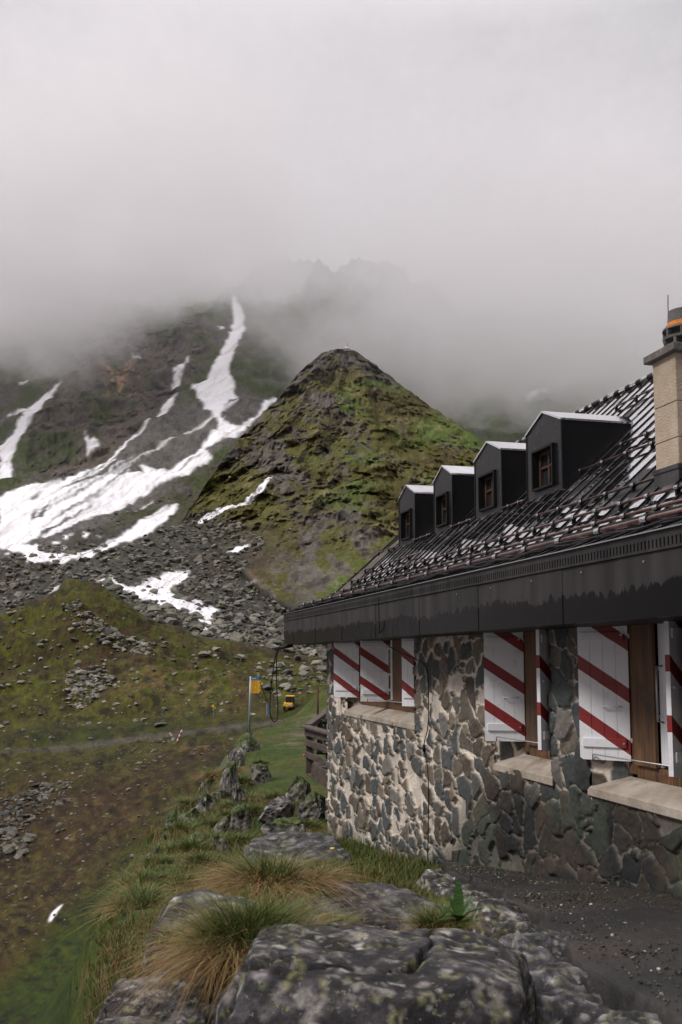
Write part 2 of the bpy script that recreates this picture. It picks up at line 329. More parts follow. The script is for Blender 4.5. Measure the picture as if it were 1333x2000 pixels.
m |= (fbm((PX+PY*1.4)/90, (PY+PX*.55)/6, 0, 5, 77, .62) > .30) & inpoly(PX, PY, [(120,950),(300,850),(420,790),(470,800),(400,880),(250,960),(100,1010),(40,1010)])
m |= (holes > .37) & (PY > 860) & (PY < 1020) & (PX < 330) & (PX > 20) & (PY > 1010-PX*.45)
m |= (fbm(PX/14, PY/8, 0, 4, 75, .6) > .33) & (PY > 1050) & (PY < 1105) & (PX < 220)
m |= inpoly(PX, PY, [(95,1805),(110,1785),(125,1772),(115,1790),(100,1808)])
m = blur(m, 1)
CG = mixc(CG, SNOW*1.0, np.clip(m, 0, 1)); CG = mixc(CG, C(.50,.45,.42), np.clip(m, 0, 1)*sstep(.0, .5, fbm((PX+PY)/40, (PY+PX*.6)/6, 0, 6, 79, .65))*.75)
M_ter = vcol_mat('terrain', .92, .6, .5, 1.2, .22, .15, 1.4)
nr, nc = X.shape
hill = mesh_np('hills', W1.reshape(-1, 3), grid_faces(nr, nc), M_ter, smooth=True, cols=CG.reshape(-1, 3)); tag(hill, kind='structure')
HILLW, HPX, HPY, HY0, HPY0 = W1, PX.copy(), PY.copy(), YD.copy(), PY.copy()
def YA(px, py, r0=0.45):
    ci = int(np.clip(round((px-HPX[0, 0])/(HPX[0, -1]-HPX[0, 0])*(HPX.shape[1]-1)), 0, HPX.shape[1]-1)); col = HPY0[:, ci]; k = np.nonzero((HY0[:, ci] > 225) & (col <= py))[0]
    return float(HY0[k[0], ci]) if len(k) else 230.

# ---- central peak, a ridge that comes towards the hut
PC = [200, 300, 350, 400, 450, 500, 550, 610, 650, 690, 720, 760, 830, 900, 950, 1050, 1333, 1500]
crest = [1120, 1065, 1022, 945, 880, 826, 768, 706, 685, 686, 700, 731, 783, 830, 868, 930, 1050, 1100]
cY = [330, 380, 420, 460, 500, 540, 580, 625, 650, 655, 645, 630, 600, 570, 550, 520, 460, 430]
foot = [1150, 1095, 1050, 1060, 1110, 1155, 1200, 1232, 1248, 1255, 1258, 1262, 1270, 1280, 1280, 1280, 1280, 1280]
fY = [300, 352, 408, 412, 362, 322, 287, 262, 256, 253, 252, 250, 246, 242, 242, 242, 242, 242]
fr = [(0, 0), (.18, .12), (.38, .28), (.58, .48), (.78, .70), (.92, .87), (1, 1)]
fY = [YA(a_, b_)*1.006 for a_, b_ in zip(PC, foot)]
RY, RP = [[y_*1.12 for y_ in fY]], [[p_+22 for p_ in foot]]
for a_, b_ in fr:
    RY.append([f+(c-f)*b_ for f, c in zip(fY, cY)]); RP.append([f+(c-f)*a_ for f, c in zip(foot, crest)])
RY.append([c*1.05 for c in cY]); RP.append([c+25 for c in crest])
RY.append([c*1.25 for c in cY]); RP.append([c+180 for c in crest])
PX, PY, YD, u_ = net_surface(PC, RY, RP, 620, 720)
W0 = pix2w(PX, PY, YD); X, Y, Z = W0[..., 0], W0[..., 1], W0[..., 2]
spur = -np.abs((PX-(560+(PY-700)*.12+40*fbm(PX/90, PY/90, 0, 3, 5)))/120.)                   # central spur stands forward
Xs_, Zs_ = pix2w(680, 665, 650.)[0], pix2w(680, 665, 650.)[2]; ANG = np.arctan2(X-Xs_, Zs_-Z+4); RAD = np.hypot(X-Xs_, Zs_-Z); ribs = fbm(ANG*2.7+.25*fbm(X/25, Y/90, Z/25, 4, 48), RAD/85, Y/300, 6, 49, .6, ridged=True)
rel = fbm((X+Z*.9)/26, Y/110, (Z-X*.8)/30, 7, 41, .58, ridged=True)*11+ribs*30+fbm(X/7, Y/20, Z/6, 6, 42, .65)*8
damp = (1-.5*sstep(.90, .96, u_)[:, None])*sstep(.1, .34, u_)[:, None]
rel = rel*damp-np.clip(-spur, 0, 1.4)*14*damp
W1 = W0*(1-rel/YD*1.0)[..., None]; W1[..., 2] += YD*(.0012*fbm(PX/8, PY/5, 0, 4, 46, .6)+.004*sstep(.1, .5, u_)[:, None]*fbm(PX/34, PY/30, 0, 5, 47, .62))+fbm(X/5, Y/5, Z/5, 5, 44, .6)*1.2+fbm(X/16, Y/16, 0, 3, 45, .6)*2.2
ff = sstep(0, 1, np.clip((PY-np.interp(PX, PC, crest))/(np.interp(PX, PC, foot)-np.interp(PX, PC, crest)), 0, 1))
n1, n2, n3, n4 = fbm(X/26, Y/90, Z/20, 6, 51, .6), fbm(X/7, Y/25, Z/6, 6, 52, .65), fbm(X/1.8, Y/6, Z/1.5, 5, 53, .7), fbm((X*.8+Z*.6)/11, Y/90, (Z*.8-X*.6)/26, 7, 54, .64)*.75+.35*fbm(ANG*5, RAD/38, 0, 6, 55, .62)
NZp = grid_nz(W1)
CG = np.broadcast_to(C(.078,.073,.018), X.shape+(3,)).copy()
CG = mixc(CG, C(.078,.112,.022), sstep(-.05, .3, n1)*sstep(560, 700, PX)); CG = mixc(CG, C(.155,.135,.055), sstep(.0, .35, n2+.4*n4)*.75)
CG = mixc(CG, BROWN, sstep(.15, .45, -n1+.4*n3)*.6)
bandr = 45*np.cos((PX-640)/90.)
rockw = sstep(.0, .13, n4+(.62-NZp)*.45+.30*n2+.14*np.exp(-((PX-575-(PY-1000)*.15)/70.)**2)+.22*np.exp(-((PY-700)/40.)**2)+.2*np.exp(-(((PX-440)/80)**2+((PY-870)/70)**2))+.12*np.exp(-(((PX-600)/70)**2+((PY-1050)/80)**2))-.1*sstep(700,780,PX))
CG = mixc(CG, mixc(np.broadcast_to(C(.115,.10,.088), CG.shape), C(.045,.040,.038), sstep(0, .3, n2)), rockw*.92)
CG = mixc(CG, C(.155,.148,.125), sstep(.3, .42, n3+.3*n1)*.6*ff)
tl = sstep(-.1, .5, (PY-(1010+np.abs(PX-600)*.0))/170.)*(1-sstep(440, 560, PX+60*n1)); CG = mixc(CG, SCREE*.6, np.clip(tl*1.6, 0, 1)*.9)
tl2 = sstep(1165, 1195, PY+26*n4); CG = mixc(CG, SCREE*.62, tl2*.9)
bt = np.exp(-(((PX-470)/60)**2+((PY-1105)/40)**2)); CG = mixc(CG, C(.11,.065,.03), np.clip(bt*1.2, 0, 1)*sstep(-.3, .2, n4)*.6)
CG = np.clip(CG*(1+.35*n3+.25*n2)[..., None], .01, .9)
m = blur(snow_mask(PX, PY, SNOWP[5:9]+SNOWP[11:12], 4), 1); CG = mixc(CG, SNOW, m)
CG = np.clip(CG*(1+.35*fbm(PX/3.4, PY/2.2, 0, 3, 57, .7)+.35*fbm((PX-PY*.5)/22, (PY+PX*.35)/9, 0, 5, 58, .65))[..., None], .008, .9)
nr, nc = X.shape
peak = mesh_np('rocky_peak', W1.reshape(-1, 3), grid_faces(nr, nc), M_ter, smooth=True, cols=CG.reshape(-1, 3)); tag(peak, kind='structure')
PEAKW, PPXg, PPYg = W1, PX.copy(), PY.copy()
# ------------------------------------------------------------------ the stone hut
# hut axes: d runs along the long wall away from the viewer, n points out of the wall, w counts into the building
AH = math.radians(14.38); HD = np.array([-math.sin(AH), math.cos(AH), 0]); HN = np.array([-math.cos(AH), -math.sin(AH), 0]); ZU = np.array([0, 0, 1.])
P0 = np.array([2.03, 8.0, 0])
def H(t, w_, z): return P0+t*HD-w_*HN+z*ZU
T0, T1 = -6.0, 9.05             # wall ends
def wall_foot(t): return np.interp(t, [-6, -1.1, 1.7, 3.2, 7.2, 9.1], [-1.2, -1.59, -1.98, -2.22, -2.7, -2.82])
# material set
def wet_metal(name, dry=(.035, .033, .034), stain=True, rough=(.12, .45), lo=.42, hi=.6, sc=1.4, stretch=(1, 1, .35), spec=.6, bmp=.3, ior=1.5):
    m = mat(name, dry, .3, 0, spec); t, N, L, b = nodes(m)
    tc = N('ShaderNodeTexCoord'); mp = N('ShaderNodeMapping'); mp.inputs['Scale'].default_value = stretch; L(tc.outputs['Object'], mp.inputs[0])
    nz = N('ShaderNodeTexNoise'); nz.inputs['Scale'].default_value = sc; nz.inputs['Detail'].default_value = 9; nz.inputs['Roughness'].default_value = .68; L(mp.outputs[0], nz.inputs['Vector'])
    mr = N('ShaderNodeMapRange'); mr.inputs['From Min'].default_value = lo; mr.inputs['From Max'].default_value = hi; mr.inputs['To Min'].default_value = rough[0]; mr.inputs['To Max'].default_value = rough[1]; L(nz.outputs['Fac'], mr.inputs['Value']); L(mr.outputs[0], b.inputs['Roughness'])
    cr = N('ShaderNodeValToRGB'); cr.color_ramp.elements[0].position = .4; cr.color_ramp.elements[1].position = .66; cr.color_ramp.elements[0].color = (.008, .008, .009, 1); cr.color_ramp.elements[1].color = (*dry, 1)
    L(nz.outputs['Fac'], cr.inputs[0]); L(cr.outputs[0], b.inputs['Base Color'])
    n2 = N('ShaderNodeTexNoise'); n2.inputs['Scale'].default_value = 2.6; n2.inputs['Detail'].default_value = 3; L(tc.outputs['Object'], n2.inputs['Vector'])
    bp = N('ShaderNodeBump'); bp.inputs['Strength'].default_value = bmp; bp.inputs['Distance'].default_value = .02; L(n2.outputs['Fac'], bp.inputs['Height']); L(bp.outputs[0], b.inputs['Normal'])
    b.inputs['IOR'].default_value = ior
    return m
def roof_metal():
    m = mat('wet_roof_metal', (.012, .011, .012), .1, 0, .5); t, N, L, b = nodes(m); b.inputs['IOR'].default_value = 2.9
    tc = N('ShaderNodeTexCoord')
    def nz(sc, det, ro, st=(1, 1, 1)):
        mp = N('ShaderNodeMapping'); mp.inputs['Scale'].default_value = st; mp.inputs['Location'].default_value = (3.1, 1.7, .4); L(tc.outputs['Object'], mp.inputs[0])
        n = N('ShaderNodeTexNoise'); n.inputs['Scale'].default_value = sc; n.inputs['Detail'].default_value = det; n.inputs['Roughness'].default_value = ro; L(mp.outputs[0], n.inputs['Vector']); return n.outputs['Fac']
    def mr(x, a, b_, c, d_):
        n = N('ShaderNodeMapRange'); L(x, n.inputs['Value']); n.inputs['From Min'].default_value = a; n.inputs['From Max'].default_value = b_; n.inputs['To Min'].default_value = c; n.inputs['To Max'].default_value = d_; return n.outputs[0]
    wet = mr(nz(.9, 9, .66), .56, .575, 0, 1)
    g_ = N('ShaderNodeNewGeometry'); dt = N('ShaderNodeVectorMath'); dt.operation = 'DOT_PRODUCT'; L(g_.outputs['Position'], dt.inputs[0]); dt.inputs[1].default_value = tuple(HD/.28)
    wob = N('ShaderNodeMath'); wob.operation = 'MULTIPLY_ADD'; L(nz(5, 4, .6), wob.inputs[0]); wob.inputs[1].default_value = .6; L(dt.outputs['Value'], wob.inputs[2])
    fr_ = N('ShaderNodeMath'); fr_.operation = 'FRACT'; L(wob.outputs[0], fr_.inputs[0]); tilt_band = mr(fr_.outputs[0], .52, .55, 0, 1)  # black half of each pan painted where its tilt catches no sky
    mxm = N('ShaderNodeMath'); mxm.operation = 'MAXIMUM'; L(wet, mxm.inputs[0]); L(tilt_band, mxm.inputs[1]); wet = mxm.outputs[0]  # high is matte black: dry patches plus the painted tilt bands
    L(mr(wet, 0, 1, .03, .42), b.inputs['Roughness']); L(mr(wet, 0, 1, .5, .02), b.inputs['Specular IOR Level'])
    L(mr(wet, 0, 1, 1, 0), b.inputs['Metallic']); mc_ = N('ShaderNodeMixRGB'); L(wet, mc_.inputs[0]); mc_.inputs[1].default_value = (.78, .78, .80, 1); mc_.inputs[2].default_value = (.010, .0095, .010, 1); L(mc_.outputs[0], b.inputs['Base Color'])
    bp = N('ShaderNodeBump'); bp.inputs['Strength'].default_value = .10; bp.inputs['Distance'].default_value = .02; L(nz(2.4, 3, .5), bp.inputs['Height']); L(bp.outputs[0], b.inputs['Normal'])
    return m
M_roof = roof_metal()
M_dorm = wet_metal('dormer_metal', (.040, .036, .036), rough=(.25, .5), sc=2.2, spec=.35)
M_black = mat('black_steel', (.008, .008, .009), .55, 0, .25)
M_pipe = noise_mat('copper_pipe', (.07, .042, .038), (.17, .105, .09), 9, (.25, .45), .6)
M_bolt = mat('bolt_steel', (.6, .6, .6), .25, .9)
M_wood = noise_mat('window_wood', (.055, .026, .012), (.19, .092, .036), 3, (.55, .75), stretch=(9, 9, .6), bump=.3, c3=(.05, .035, .025), s3=2.0, t3=(.52, .68))
M_oldwood = noise_mat('weathered_wood', (.045, .030, .024), (.115, .085, .068), 3, (.55, .8), stretch=(4, 4, 4), bump=.5, bscale=30)
M_white = noise_mat('white_paint', (.76, .76, .79), (.84, .84, .86), 5, (.42, .55), bump=.08, bscale=40, c3=(.62, .61, .60), s3=3.2, t3=(.60, .78))
M_iron = mat('galvanised_iron', (.42, .42, .43), .4, .7)
M_glass = mat('window_glass', (.02, .022, .025), .05, 0, .8)
M_conc = noise_mat('sill_concrete', (.30, .25, .20), (.46, .40, .335), 3, (.7, .9), bump=.4, bscale=40, c3=(.20, .155, .115), s3=2.4, t3=(.50, .68))
M_chim = noise_mat('chimney_render', (.36, .285, .205), (.47, .38, .285), 4, (.8, .95), bump=.5, bscale=60, c3=(.23, .19, .15), s3=2.2, t3=(.55, .75))
M_cowl = noise_mat('cowl_concrete', (.085, .08, .075), (.15, .14, .13), 12, (.8, .95), bump=.4, c3=(.55, .16, .02), s3=7, t3=(.64, .67))
M_lich = noise_mat('orange_lichen', (.62, .19, .015), (.42, .13, .02), 24, (.9, 1), bump=.8, bscale=80)
hut = empty('stone_hut', tuple(H(0, 0, -2))); tag(hut, 'grey rubble stone mountain hut with black metal roof and striped shutters', 'building')
# ---- windows: (t far hinge, t near hinge, shutter bottom z, opening sill z, sill t far, t near)
WIN = [dict(tf=7.74, tn=4.58, zb=-.59, sz=-.79, sf=7.792, sn=4.427, of=8.10, lb=(5.55, .42)),
       dict(tf=1.74, tn=.95, zb=-.79, sz=-1.01, sf=1.986, sn=.732),
       dict(tf=-.20, tn=-1.03, zb=-.79, sz=-1.006, sf=.071, sn=-1.30)]
ZT = .62                        # opening head, hidden behind the eave board
REC = .20                       # frame sits this deep in the wall
# ---- rubble wall: real relief, one dense sheet
def rubble(U, V, seed, sx=.32, sz=.205):
    """stone pattern over metres U,V -> (F1,F2 distances, id, height)"""
    wx = U+.05*fbm(U*3.1, V*3.1, seed, 3, 1)+.02*fbm(U*11, V*11, seed, 3, 2); wz = V+.055*fbm(U*3.3, V*3.3, seed+4, 3, 3)+.02*fbm(U*10, V*12, seed, 3, 4)
    gx, gz = wx/sx, wz/sz; ix, iz = np.floor(gx).astype(np.int64), np.floor(gz).astype(np.int64)
    F1 = np.full(U.shape, 9.); F2 = F1.copy(); ID = np.zeros(U.shape)
    for a in (-2, -1, 0, 1, 2):
        for b in (-2, -1, 0, 1, 2):
            cx, cz = ix+a, iz+b
            hx, hz, hs, hid = (_h(cx, cz, 0*cx, seed*13+k) for k in (1, 2, 3, 4))
            ar = .66+.72*_h(cx, cz, 0*cx, seed*13+5)                     # stones are squat or upright
            dx = (cx+.12+.76*hx-gx)*sx; dz = (cz+.12+.76*hz-gz)*sz; th = (hs-.5)*.9
            rx, rz_ = dx*np.cos(th)+dz*np.sin(th), -dx*np.sin(th)+dz*np.cos(th)
            D = (np.abs(rx*ar)**3.4+np.abs(rz_/ar)**3.4)**(1/3.4)-.095*hs*hx
            c_ = D < F1; F2 = np.where(c_, F1, np.minimum(F2, D)); ID = np.where(c_, hid, ID); F1 = np.where(c_, D, F1)
    return F1, F2, ID
STONES = np.array([[.115,.125,.125],[.10,.115,.115],[.14,.135,.125],[.195,.165,.13],[.145,.115,.09],[.10,.115,.115],[.22,.205,.185],[.095,.10,.10],[.165,.145,.12],[.085,.095,.098],[.25,.20,.15],[.125,.10,.082]])
MORT = np.array([.64, .565, .48])
def stone_sheet(Pf, U, V, seed, amp=.033, mort_w=.062, keep=None, parent=hut, name='wall'):
    F1, F2, ID = rubble(U, V, seed)
    e = F2-F1; edge = mort_w*(.42+1.05*sstep(1.2, 4.5, U))*(.25+1.1*_h((ID*9999).astype(np.int64), 0*e.astype(np.int64), 0*e.astype(np.int64), 7))
    nz_ = fbm(U*14, V*14, seed, 5, 9, .6)
    s_ = sstep(edge*.55, edge*.85, e+.016*nz_)
    G1, G2, GI = rubble(U+5.3, V+2.1, seed+9, .13, .085); ge = G2-G1
    sm_ = (1-sstep(edge*.3, edge*.6, e))*sstep(.012, .02, ge+.008*nz_)*(GI > .5)
    ID = np.where(sm_ > s_, GI, ID); e = np.where(sm_ > s_, ge*1.3, e); s_ = np.maximum(s_, sm_)
    idr = _h((ID*99991).astype(np.int64), 0*ID.astype(np.int64), 0*ID.astype(np.int64), 3)
    s_ = s_*np.where(idr < .05+.16*sstep(2, 5, U), .2, 1)                                  # some stones are buried under pointing
    crown = np.clip(e/.05, 0, 1)**.6
    h = s_*(.35+.65*crown)*amp*(.4+1.2*idr)+fbm(U*9, V*9, 2, 5, 10, .6)*.008+s_*fbm(U*24, V*30, ID*40, 4, 12, .6)*.007
    ridge = np.exp(-((e-.006)/.006)**2)*(1-s_); h += ridge*.007         # struck pointing stands proud in the joint
    col = STONES[np.clip((ID*len(STONES)).astype(int), 0, len(STONES)-1)]
    streak = fbm(U*5+ID*50, V*22+U*9, ID*30, 5, 14, .65)
    col = col*(1+.45*streak+.30*nz_)[..., None]*.92
    m_ = MORT*(1+.20*fbm(U*6, V*6, 0, 5, 15)+.22*nz_)[..., None]
    col = col*.8
    patch = sstep(.12, .45, fbm(U*1.1, V*1.3, 3, 4, 16)); m_ = m_*(1-.22*patch)[..., None]
    c = m_*(1-s_[..., None])+col*s_[..., None]
    # damp, darker and greener lower courses towards the terrace
    damp = sstep(.25, -.55, V-np.interp(U, [-6, 0, 1.7, 3.5, 5, 9], [-.35, -.65, -1.0, -1.8, -2.4, -2.7])+.25*fbm(U*1.5, V*1.5, 7, 4, 17))
    c = c*(1-.80*damp)[..., None]; c = mixc(c, np.array([.07, .085, .062]), damp*sstep(-.1, .4, fbm(U*2.4, V*2.4, 1, 5, 18))*.5)
    c = mixc(c, np.array([.085, .06, .04]), sstep(.2, .5, fbm(U*2.2, V*3, 8, 5, 19))*.35)
    P, nrm = Pf(U, V); P = P+nrm*h[..., None]
    nr, nc = U.shape
    return mesh_local(name, P, grid_faces(nr, nc, keep), M_stone, parent, c)
def mesh_local(name, P, faces, m, parent, c=None, smooth=True):
    V_ = P.reshape(-1, 3)
    used = np.unique(faces); mp = np.full(len(V_), -1); mp[used] = np.arange(len(used))
    o = mesh_np(name, V_[used], mp[faces], m, parent, smooth, None if c is None else c.reshape(-1, 3)[used])
    if parent: o.data.transform(pinv(parent))
    return o
M_stone = vcol_mat('rubble_stone', .82, 22, .45, .012, .22, .3, 30)
us = np.linspace(T1, T0+3.4, 1050); vs_ = np.linspace(-3.25, .75, 360)
U, V = np.meshgrid(us, vs_)
def Pw(U, V):
    bat = np.clip(-(V+1.4), 0, 2)*.06*sstep(4, 0, U)                     # slight batter low down on the near part
    base = P0+U[..., None]*HD+V[..., None]*ZU+(bat)[..., None]*HN; return base, HN
uc, vc = (U[:-1, :-1]+U[1:, 1:])/2, (V[:-1, :-1]+V[1:, 1:])/2
jag = .018*fbm(uc*9, vc*9, 0, 3, 20)
keep = np.ones(uc.shape, bool)
for q in WIN: keep &= ~((uc+jag < np.where(vc > q['zb'], q.get('of', q['sf']), q['sf'])-.02) & (uc+jag > q['sn']+.02) & (vc+jag > q['sz']-.02) & (vc < ZT))
wall = stone_sheet(Pw, U, V, 5, keep=keep)
# end wall, far corner, plain backs
ue = np.linspace(0, 6.2, 420); ve = np.linspace(-3.25, 1.0, 300); U2, V2 = np.meshgrid(ue, ve)
o = stone_sheet(lambda a, b: (P0+T1*HD-a[..., None]*HN+b[..., None]*ZU, HD), U2, V2, 8, name='end_wall')
mb = MB(); mb.add([H(T1, 6.2, -3.2), H(T0, 6.2, -3.2), H(T0, 6.2, 1.0), H(T1, 6.2, 1.0)], [(0, 1, 2, 3)])
mb.add([H(T1, 0, 1.0), H(T1, 3.0, 3.55), H(T1, 6.2, 1.0)], [(0, 1, 2)])
mb.add([H(T0, 0, -3.2), H(T0, 6.2, -3.2), H(T0, 6.2, 1.0), H(T0, 3, 3.5), H(T0, 0, 1.0)], [(0, 1, 2, 3, 4)])
mb.add([H(T0, 0.0, -3.2), H(T0+3.4, 0.0, -3.2), H(T0+3.4, 0.0, .75), H(T0, 0.0, .75)], [(0, 1, 2, 3)])
mb.build('back_wall', noise_mat('plain_render', (.2, .17, .14), (.34, .3, .25), 3), hut)
# reveals (splayed): outer corner at the wall face, inner corner at the frame
def reveal(q, side):
    t_o = q.get('of', q['sf']) if side > 0 else q['sn']; t_i = q['tf']+.05 if side > 0 else q['tn']-.05
    a = np.linspace(0, 1, 26); b = np.linspace(q['sz']-.12, ZT+.05, 130); A, B = np.meshgrid(a, b)
    tt = t_o+(t_i-t_o)*A; ww = REC*1.1*A-.03*(1-A)
    Pg = lambda u_, v_: (P0+tt[..., None]*HD-ww[..., None]*HN+B[..., None]*ZU, -HD*side)
    return stone_sheet(Pg, t_o+A*.4+30, B, 6+side, amp=.02, name='reveal')
def bolt(mbx, p, nrm, r=.012):
    nrm = np.array(nrm); mbx.tube([p, p+nrm*.006], r, 8)
def make_shutter(parent, hinge, dirv, zb, width, height, red_off, facing):
    """hinge: point (xy) of hinge edge; dirv: unit vector hinge->free edge; facing: unit normal of the battened face seen from the path"""
    zt = zb+height; f = facing; hz = np.array([hinge[0], hinge[1], 0.])
    P = lambda a, z, o=0.: hz+dirv*a+ZU*z+f*o
    th = .034
    mb = MB(); nb = 4; g = .0022
    for k in range(nb):
        a0, a1 = width*k/nb+g, width*(k+1)/nb-g
        mb.box((P(a0, zb)+P(a1, zt))/2, dirv*(a1-a0)/2, f*th/2, ZU*(zt-zb)/2)
    mb.box((P(0, zb)+P(width, zt))/2, dirv*(width/2-.003), f*(th/2-.004), ZU*(zt-zb)/2*.999)
    sh = mb.build("shutter", M_stripe(hz, dirv, zb, width, red_off), parent, bevel=0)
    def sub(name, m=M_white): return m
    for zc in (zb+.135, zt-.16 if height < 1.2 else zb+.98):
        bt = MB(); bt.box(P(width*.50, zc, th/2+.008), dirv*(width*.43), f*.008, ZU*.035); bt.build('batten', sh.data.materials[0], sh, bevel=.003)
    br = MB()
    for z_ in (zb+.60,): br.box(P(width*.53, z_, th/2+.006), dirv*(width*.36), f*.006, ZU*.007)
    br.build('bar', sh.data.materials[0], sh)
    hd = MB(); zc = zb+.42; hd.tube([P(width*.16, zc, th/2), P(width*.18, zc, th/2+.03), P(width*.5, zc, th/2+.03), P(width*.52, zc, th/2)], .006, 6)
    hd.build('handle', sh.data.materials[0], sh, smooth=True)
    for zc in (zb+.135, zb+.98):
        bb = MB(); bolt(bb, P(width*.12, zc, th/2+.016), f, .009); bb.build('bolt', M_iron, sh)
    for zc in (zb+.16, zb+.97):
        hg = MB()
        hg.box(P(-.018, zc), dirv*.022, f*.01, ZU*.018); hg.tube([P(-.035, zc-.035), P(-.035, zc+.035)], .011, 8)
        hg.build('hinge', M_white, sh, smooth=False)
    return sh
_sc = [0]
def M_stripe(org, dirv, zb, width, off):
    """white boards with red diagonal bands, painted along the shutter's own axes"""
    _sc[0] += 1
    m = noise_mat('striped_paint_%d' % _sc[0], (.77, .77, .80), (.84, .84, .86), 5, (.38, .5), bump=.12, bscale=30, stretch=(1, 1, 1), c3=(.50, .475, .45), s3=5., t3=(.56, .80)); t, N, L, b = nodes(m)
    g = N('ShaderNodeNewGeometry'); d1 = N('ShaderNodeVectorMath'); d1.operation = 'DOT_PRODUCT'; L(g.outputs['Position'], d1.inputs[0]); d1.inputs[1].default_value = tuple(dirv*.667+ZU*-1.0)
    # v = a*slope + z ; bands where frac(v/period) < share
    o_ = float((org*np.array([1, 1, 0]))@dirv*.667-zb)
    s1 = N('ShaderNodeMath'); s1.operation = 'SUBTRACT'; L(d1.outputs['Value'], s1.inputs[0]); s1.inputs[1].default_value = o_
    fl = N('ShaderNodeMath'); fl.operation = 'MULTIPLY_ADD'; L(s1.outputs[0], fl.inputs[0]); fl.inputs[1].default_value = -1/.405; fl.inputs[2].default_value = off+20
    fr_ = N('ShaderNodeMath'); fr_.operation = 'FRACT'; L(fl.outputs[0], fr_.inputs[0])
    lt = N('ShaderNodeMath'); lt.operation = 'LESS_THAN'; L(fr_.outputs[0], lt.inputs[0]); lt.inputs[1].default_value = .28
    src = b.inputs['Base Color'].links[0].from_socket
    mx = N('ShaderNodeMixRGB'); L(lt.outputs[0], mx.inputs[0]); L(src, mx.inputs[1]); mx.inputs[2].default_value = (.235, .022, .020, 1); L(mx.outputs[0], b.inputs['Base Color'])
    return m
def unit(v): v = np.array(v, float); return v/np.linalg.norm(v)
nwin = 0
for qi, q in enumerate(WIN):
    fm_ = MB(); tf, tn, sz = q['tf'], q['tn'], q['sz']
    # frame: outer posts, head, bottom rail, in brown wood
    wz = REC
    for t_ in (tf+.0, tn-.0): fm_.box(H(t_, wz+.04, (sz+.12+ZT)/2), HD*.055, HN*.05, ZU*(ZT-sz-.12)/2)
    fm_.box(H((tf+tn)/2, wz+.04, sz+.145), HD*(tf-tn)/2*.999-HD*.055, HN*.045, ZU*.05)
    fm_.box(H((tf+tn)/2, wz+.04, ZT-.03), HD*(tf-tn)/2-HD*.055, HN*.045, ZU*.05)
    wn = fm_.build('window', M_wood, hut, bevel=.004)
    reveal(q, 1); reveal(q, -1)
    # broad lining board on the far side, behind the shutter's hinge
    lc_, lh_ = q.get('lb', (tf-.22, .15)); lb = MB(); lb.box(H(lc_, wz-.022, (sz+.2+ZT)/2), HD*lh_, HN*.012, ZU*(ZT-sz-.2)/2); lb.build('lining_board', M_wood, wn)
    cs = MB(); mid = (tf+tn)/2; n_l = 2 if qi else 4
    cw = (tf-tn-.11)/n_l
    for k in range(n_l):
        c0 = tn+.055+cw*(k+.5)
        for s_ in (-1, 1): cs.box(H(c0+s_*(cw/2-.022), wz+.03, (sz+.2+ZT)/2), HD*.021, HN*.018, ZU*(ZT-sz-.25)/2)
        for zz in (sz+.215, sz+.215+.36, sz+.215+.72, ZT-.09): cs.box(H(c0, wz+.03, zz), HD*(cw/2-.044), HN*.015, ZU*.014)
    cs.build('casement', M_white, wn)
    pn = MB(); pn.box(H(mid, wz+.045, (sz+.2+ZT)/2), HD*(tf-tn-.1)/2, HN*.003, ZU*(ZT-sz-.2)/2); pn.build('pane', M_glass, wn)
    # sloping concrete sill, wedge: back edge higher
    sl = MB(); sf, sn = q['sf']+.03, q['sn']-.02
    zb_ = sz+.10
    pts = []
    for t_, ti in ((sf, tf+.06), (sn, tn-.06)):
        pts.append([H(t_, -.045, sz), H(ti, wz+.0, zb_), H(t_, -.045, sz-.075), H(ti, wz, sz-.08)])
    f_, n__ = pts
    sl.add(f_+n__, [(0, 4, 5, 1), (2, 3, 7, 6), (0, 2, 6, 4), (1, 5, 7, 3), (0, 1, 3, 2), (4, 6, 7, 5)])
    sl.build('sill', M_conc, hut, bevel=.008)
# shutters: free-edge positions surveyed from the photograph
def shut(win, tfree, wfree, thinge, whinge, zb, h, off, name=None):
    a, b = H(thinge, whinge, 0), H(tfree, wfree, 0); dv = b-a; wd = float(np.linalg.norm(dv)); dv = dv/wd
    f = np.cross(dv, ZU); f = f if f@(-a) > 0 else -f
    return make_shutter(win, a, dv, zb, wd, h, off, f)
HH = 1.13
windows = [c for c in hut.children if c.name.startswith('window')]
shut(hut, 8.03, -.15, 7.76, .19, -.59, .95, .05)
shut(hut, 6.34, -.19, 6.22, .19, -.59, .95, .05)
shut(hut, 4.88, -.04, 4.60, .19, -.59, .95, .05)
shut(hut, 1.908, -.163, 1.75, .19, -.79, HH, -.104)
shut(hut, .736, -.146, .95, .19, -.79, HH, -.104)
shut(hut, .087, -.102, -.19, .19, -.79, HH, -.104)
shut(hut, -1.247, -.142, -1.04, .19, -.79, HH, -.104)
# stay rods
for wn_, (a, b, zz) in zip(windows, (((6.30, -.10), (5.1, .12), -.55), ((1.86, -.06), (.98, .12), -.745), ((.02, -.03), (-.88, .15), -.745))):
    mb = MB(); A, B = H(a[0], a[1], zz), H(b[0], b[1], zz-.02); nn = unit(-A*[1, 1, 0])
    mb.tube([A+nn*.03-ZU*.045, A+nn*.035, A+nn*.035+(B-A)*.1, B, B-ZU*.03], .006, 6); mb.build('stay_rod', M_iron, wn_, smooth=True)
mb = MB(); mb.tube([H(-.72, .15, -.05), H(-.72, .10, -.05), H(-.72, .10, -.45), H(-.72, .15, -.46)], .009, 6); mb.build('window_bar', M_iron, windows[2], smooth=True)
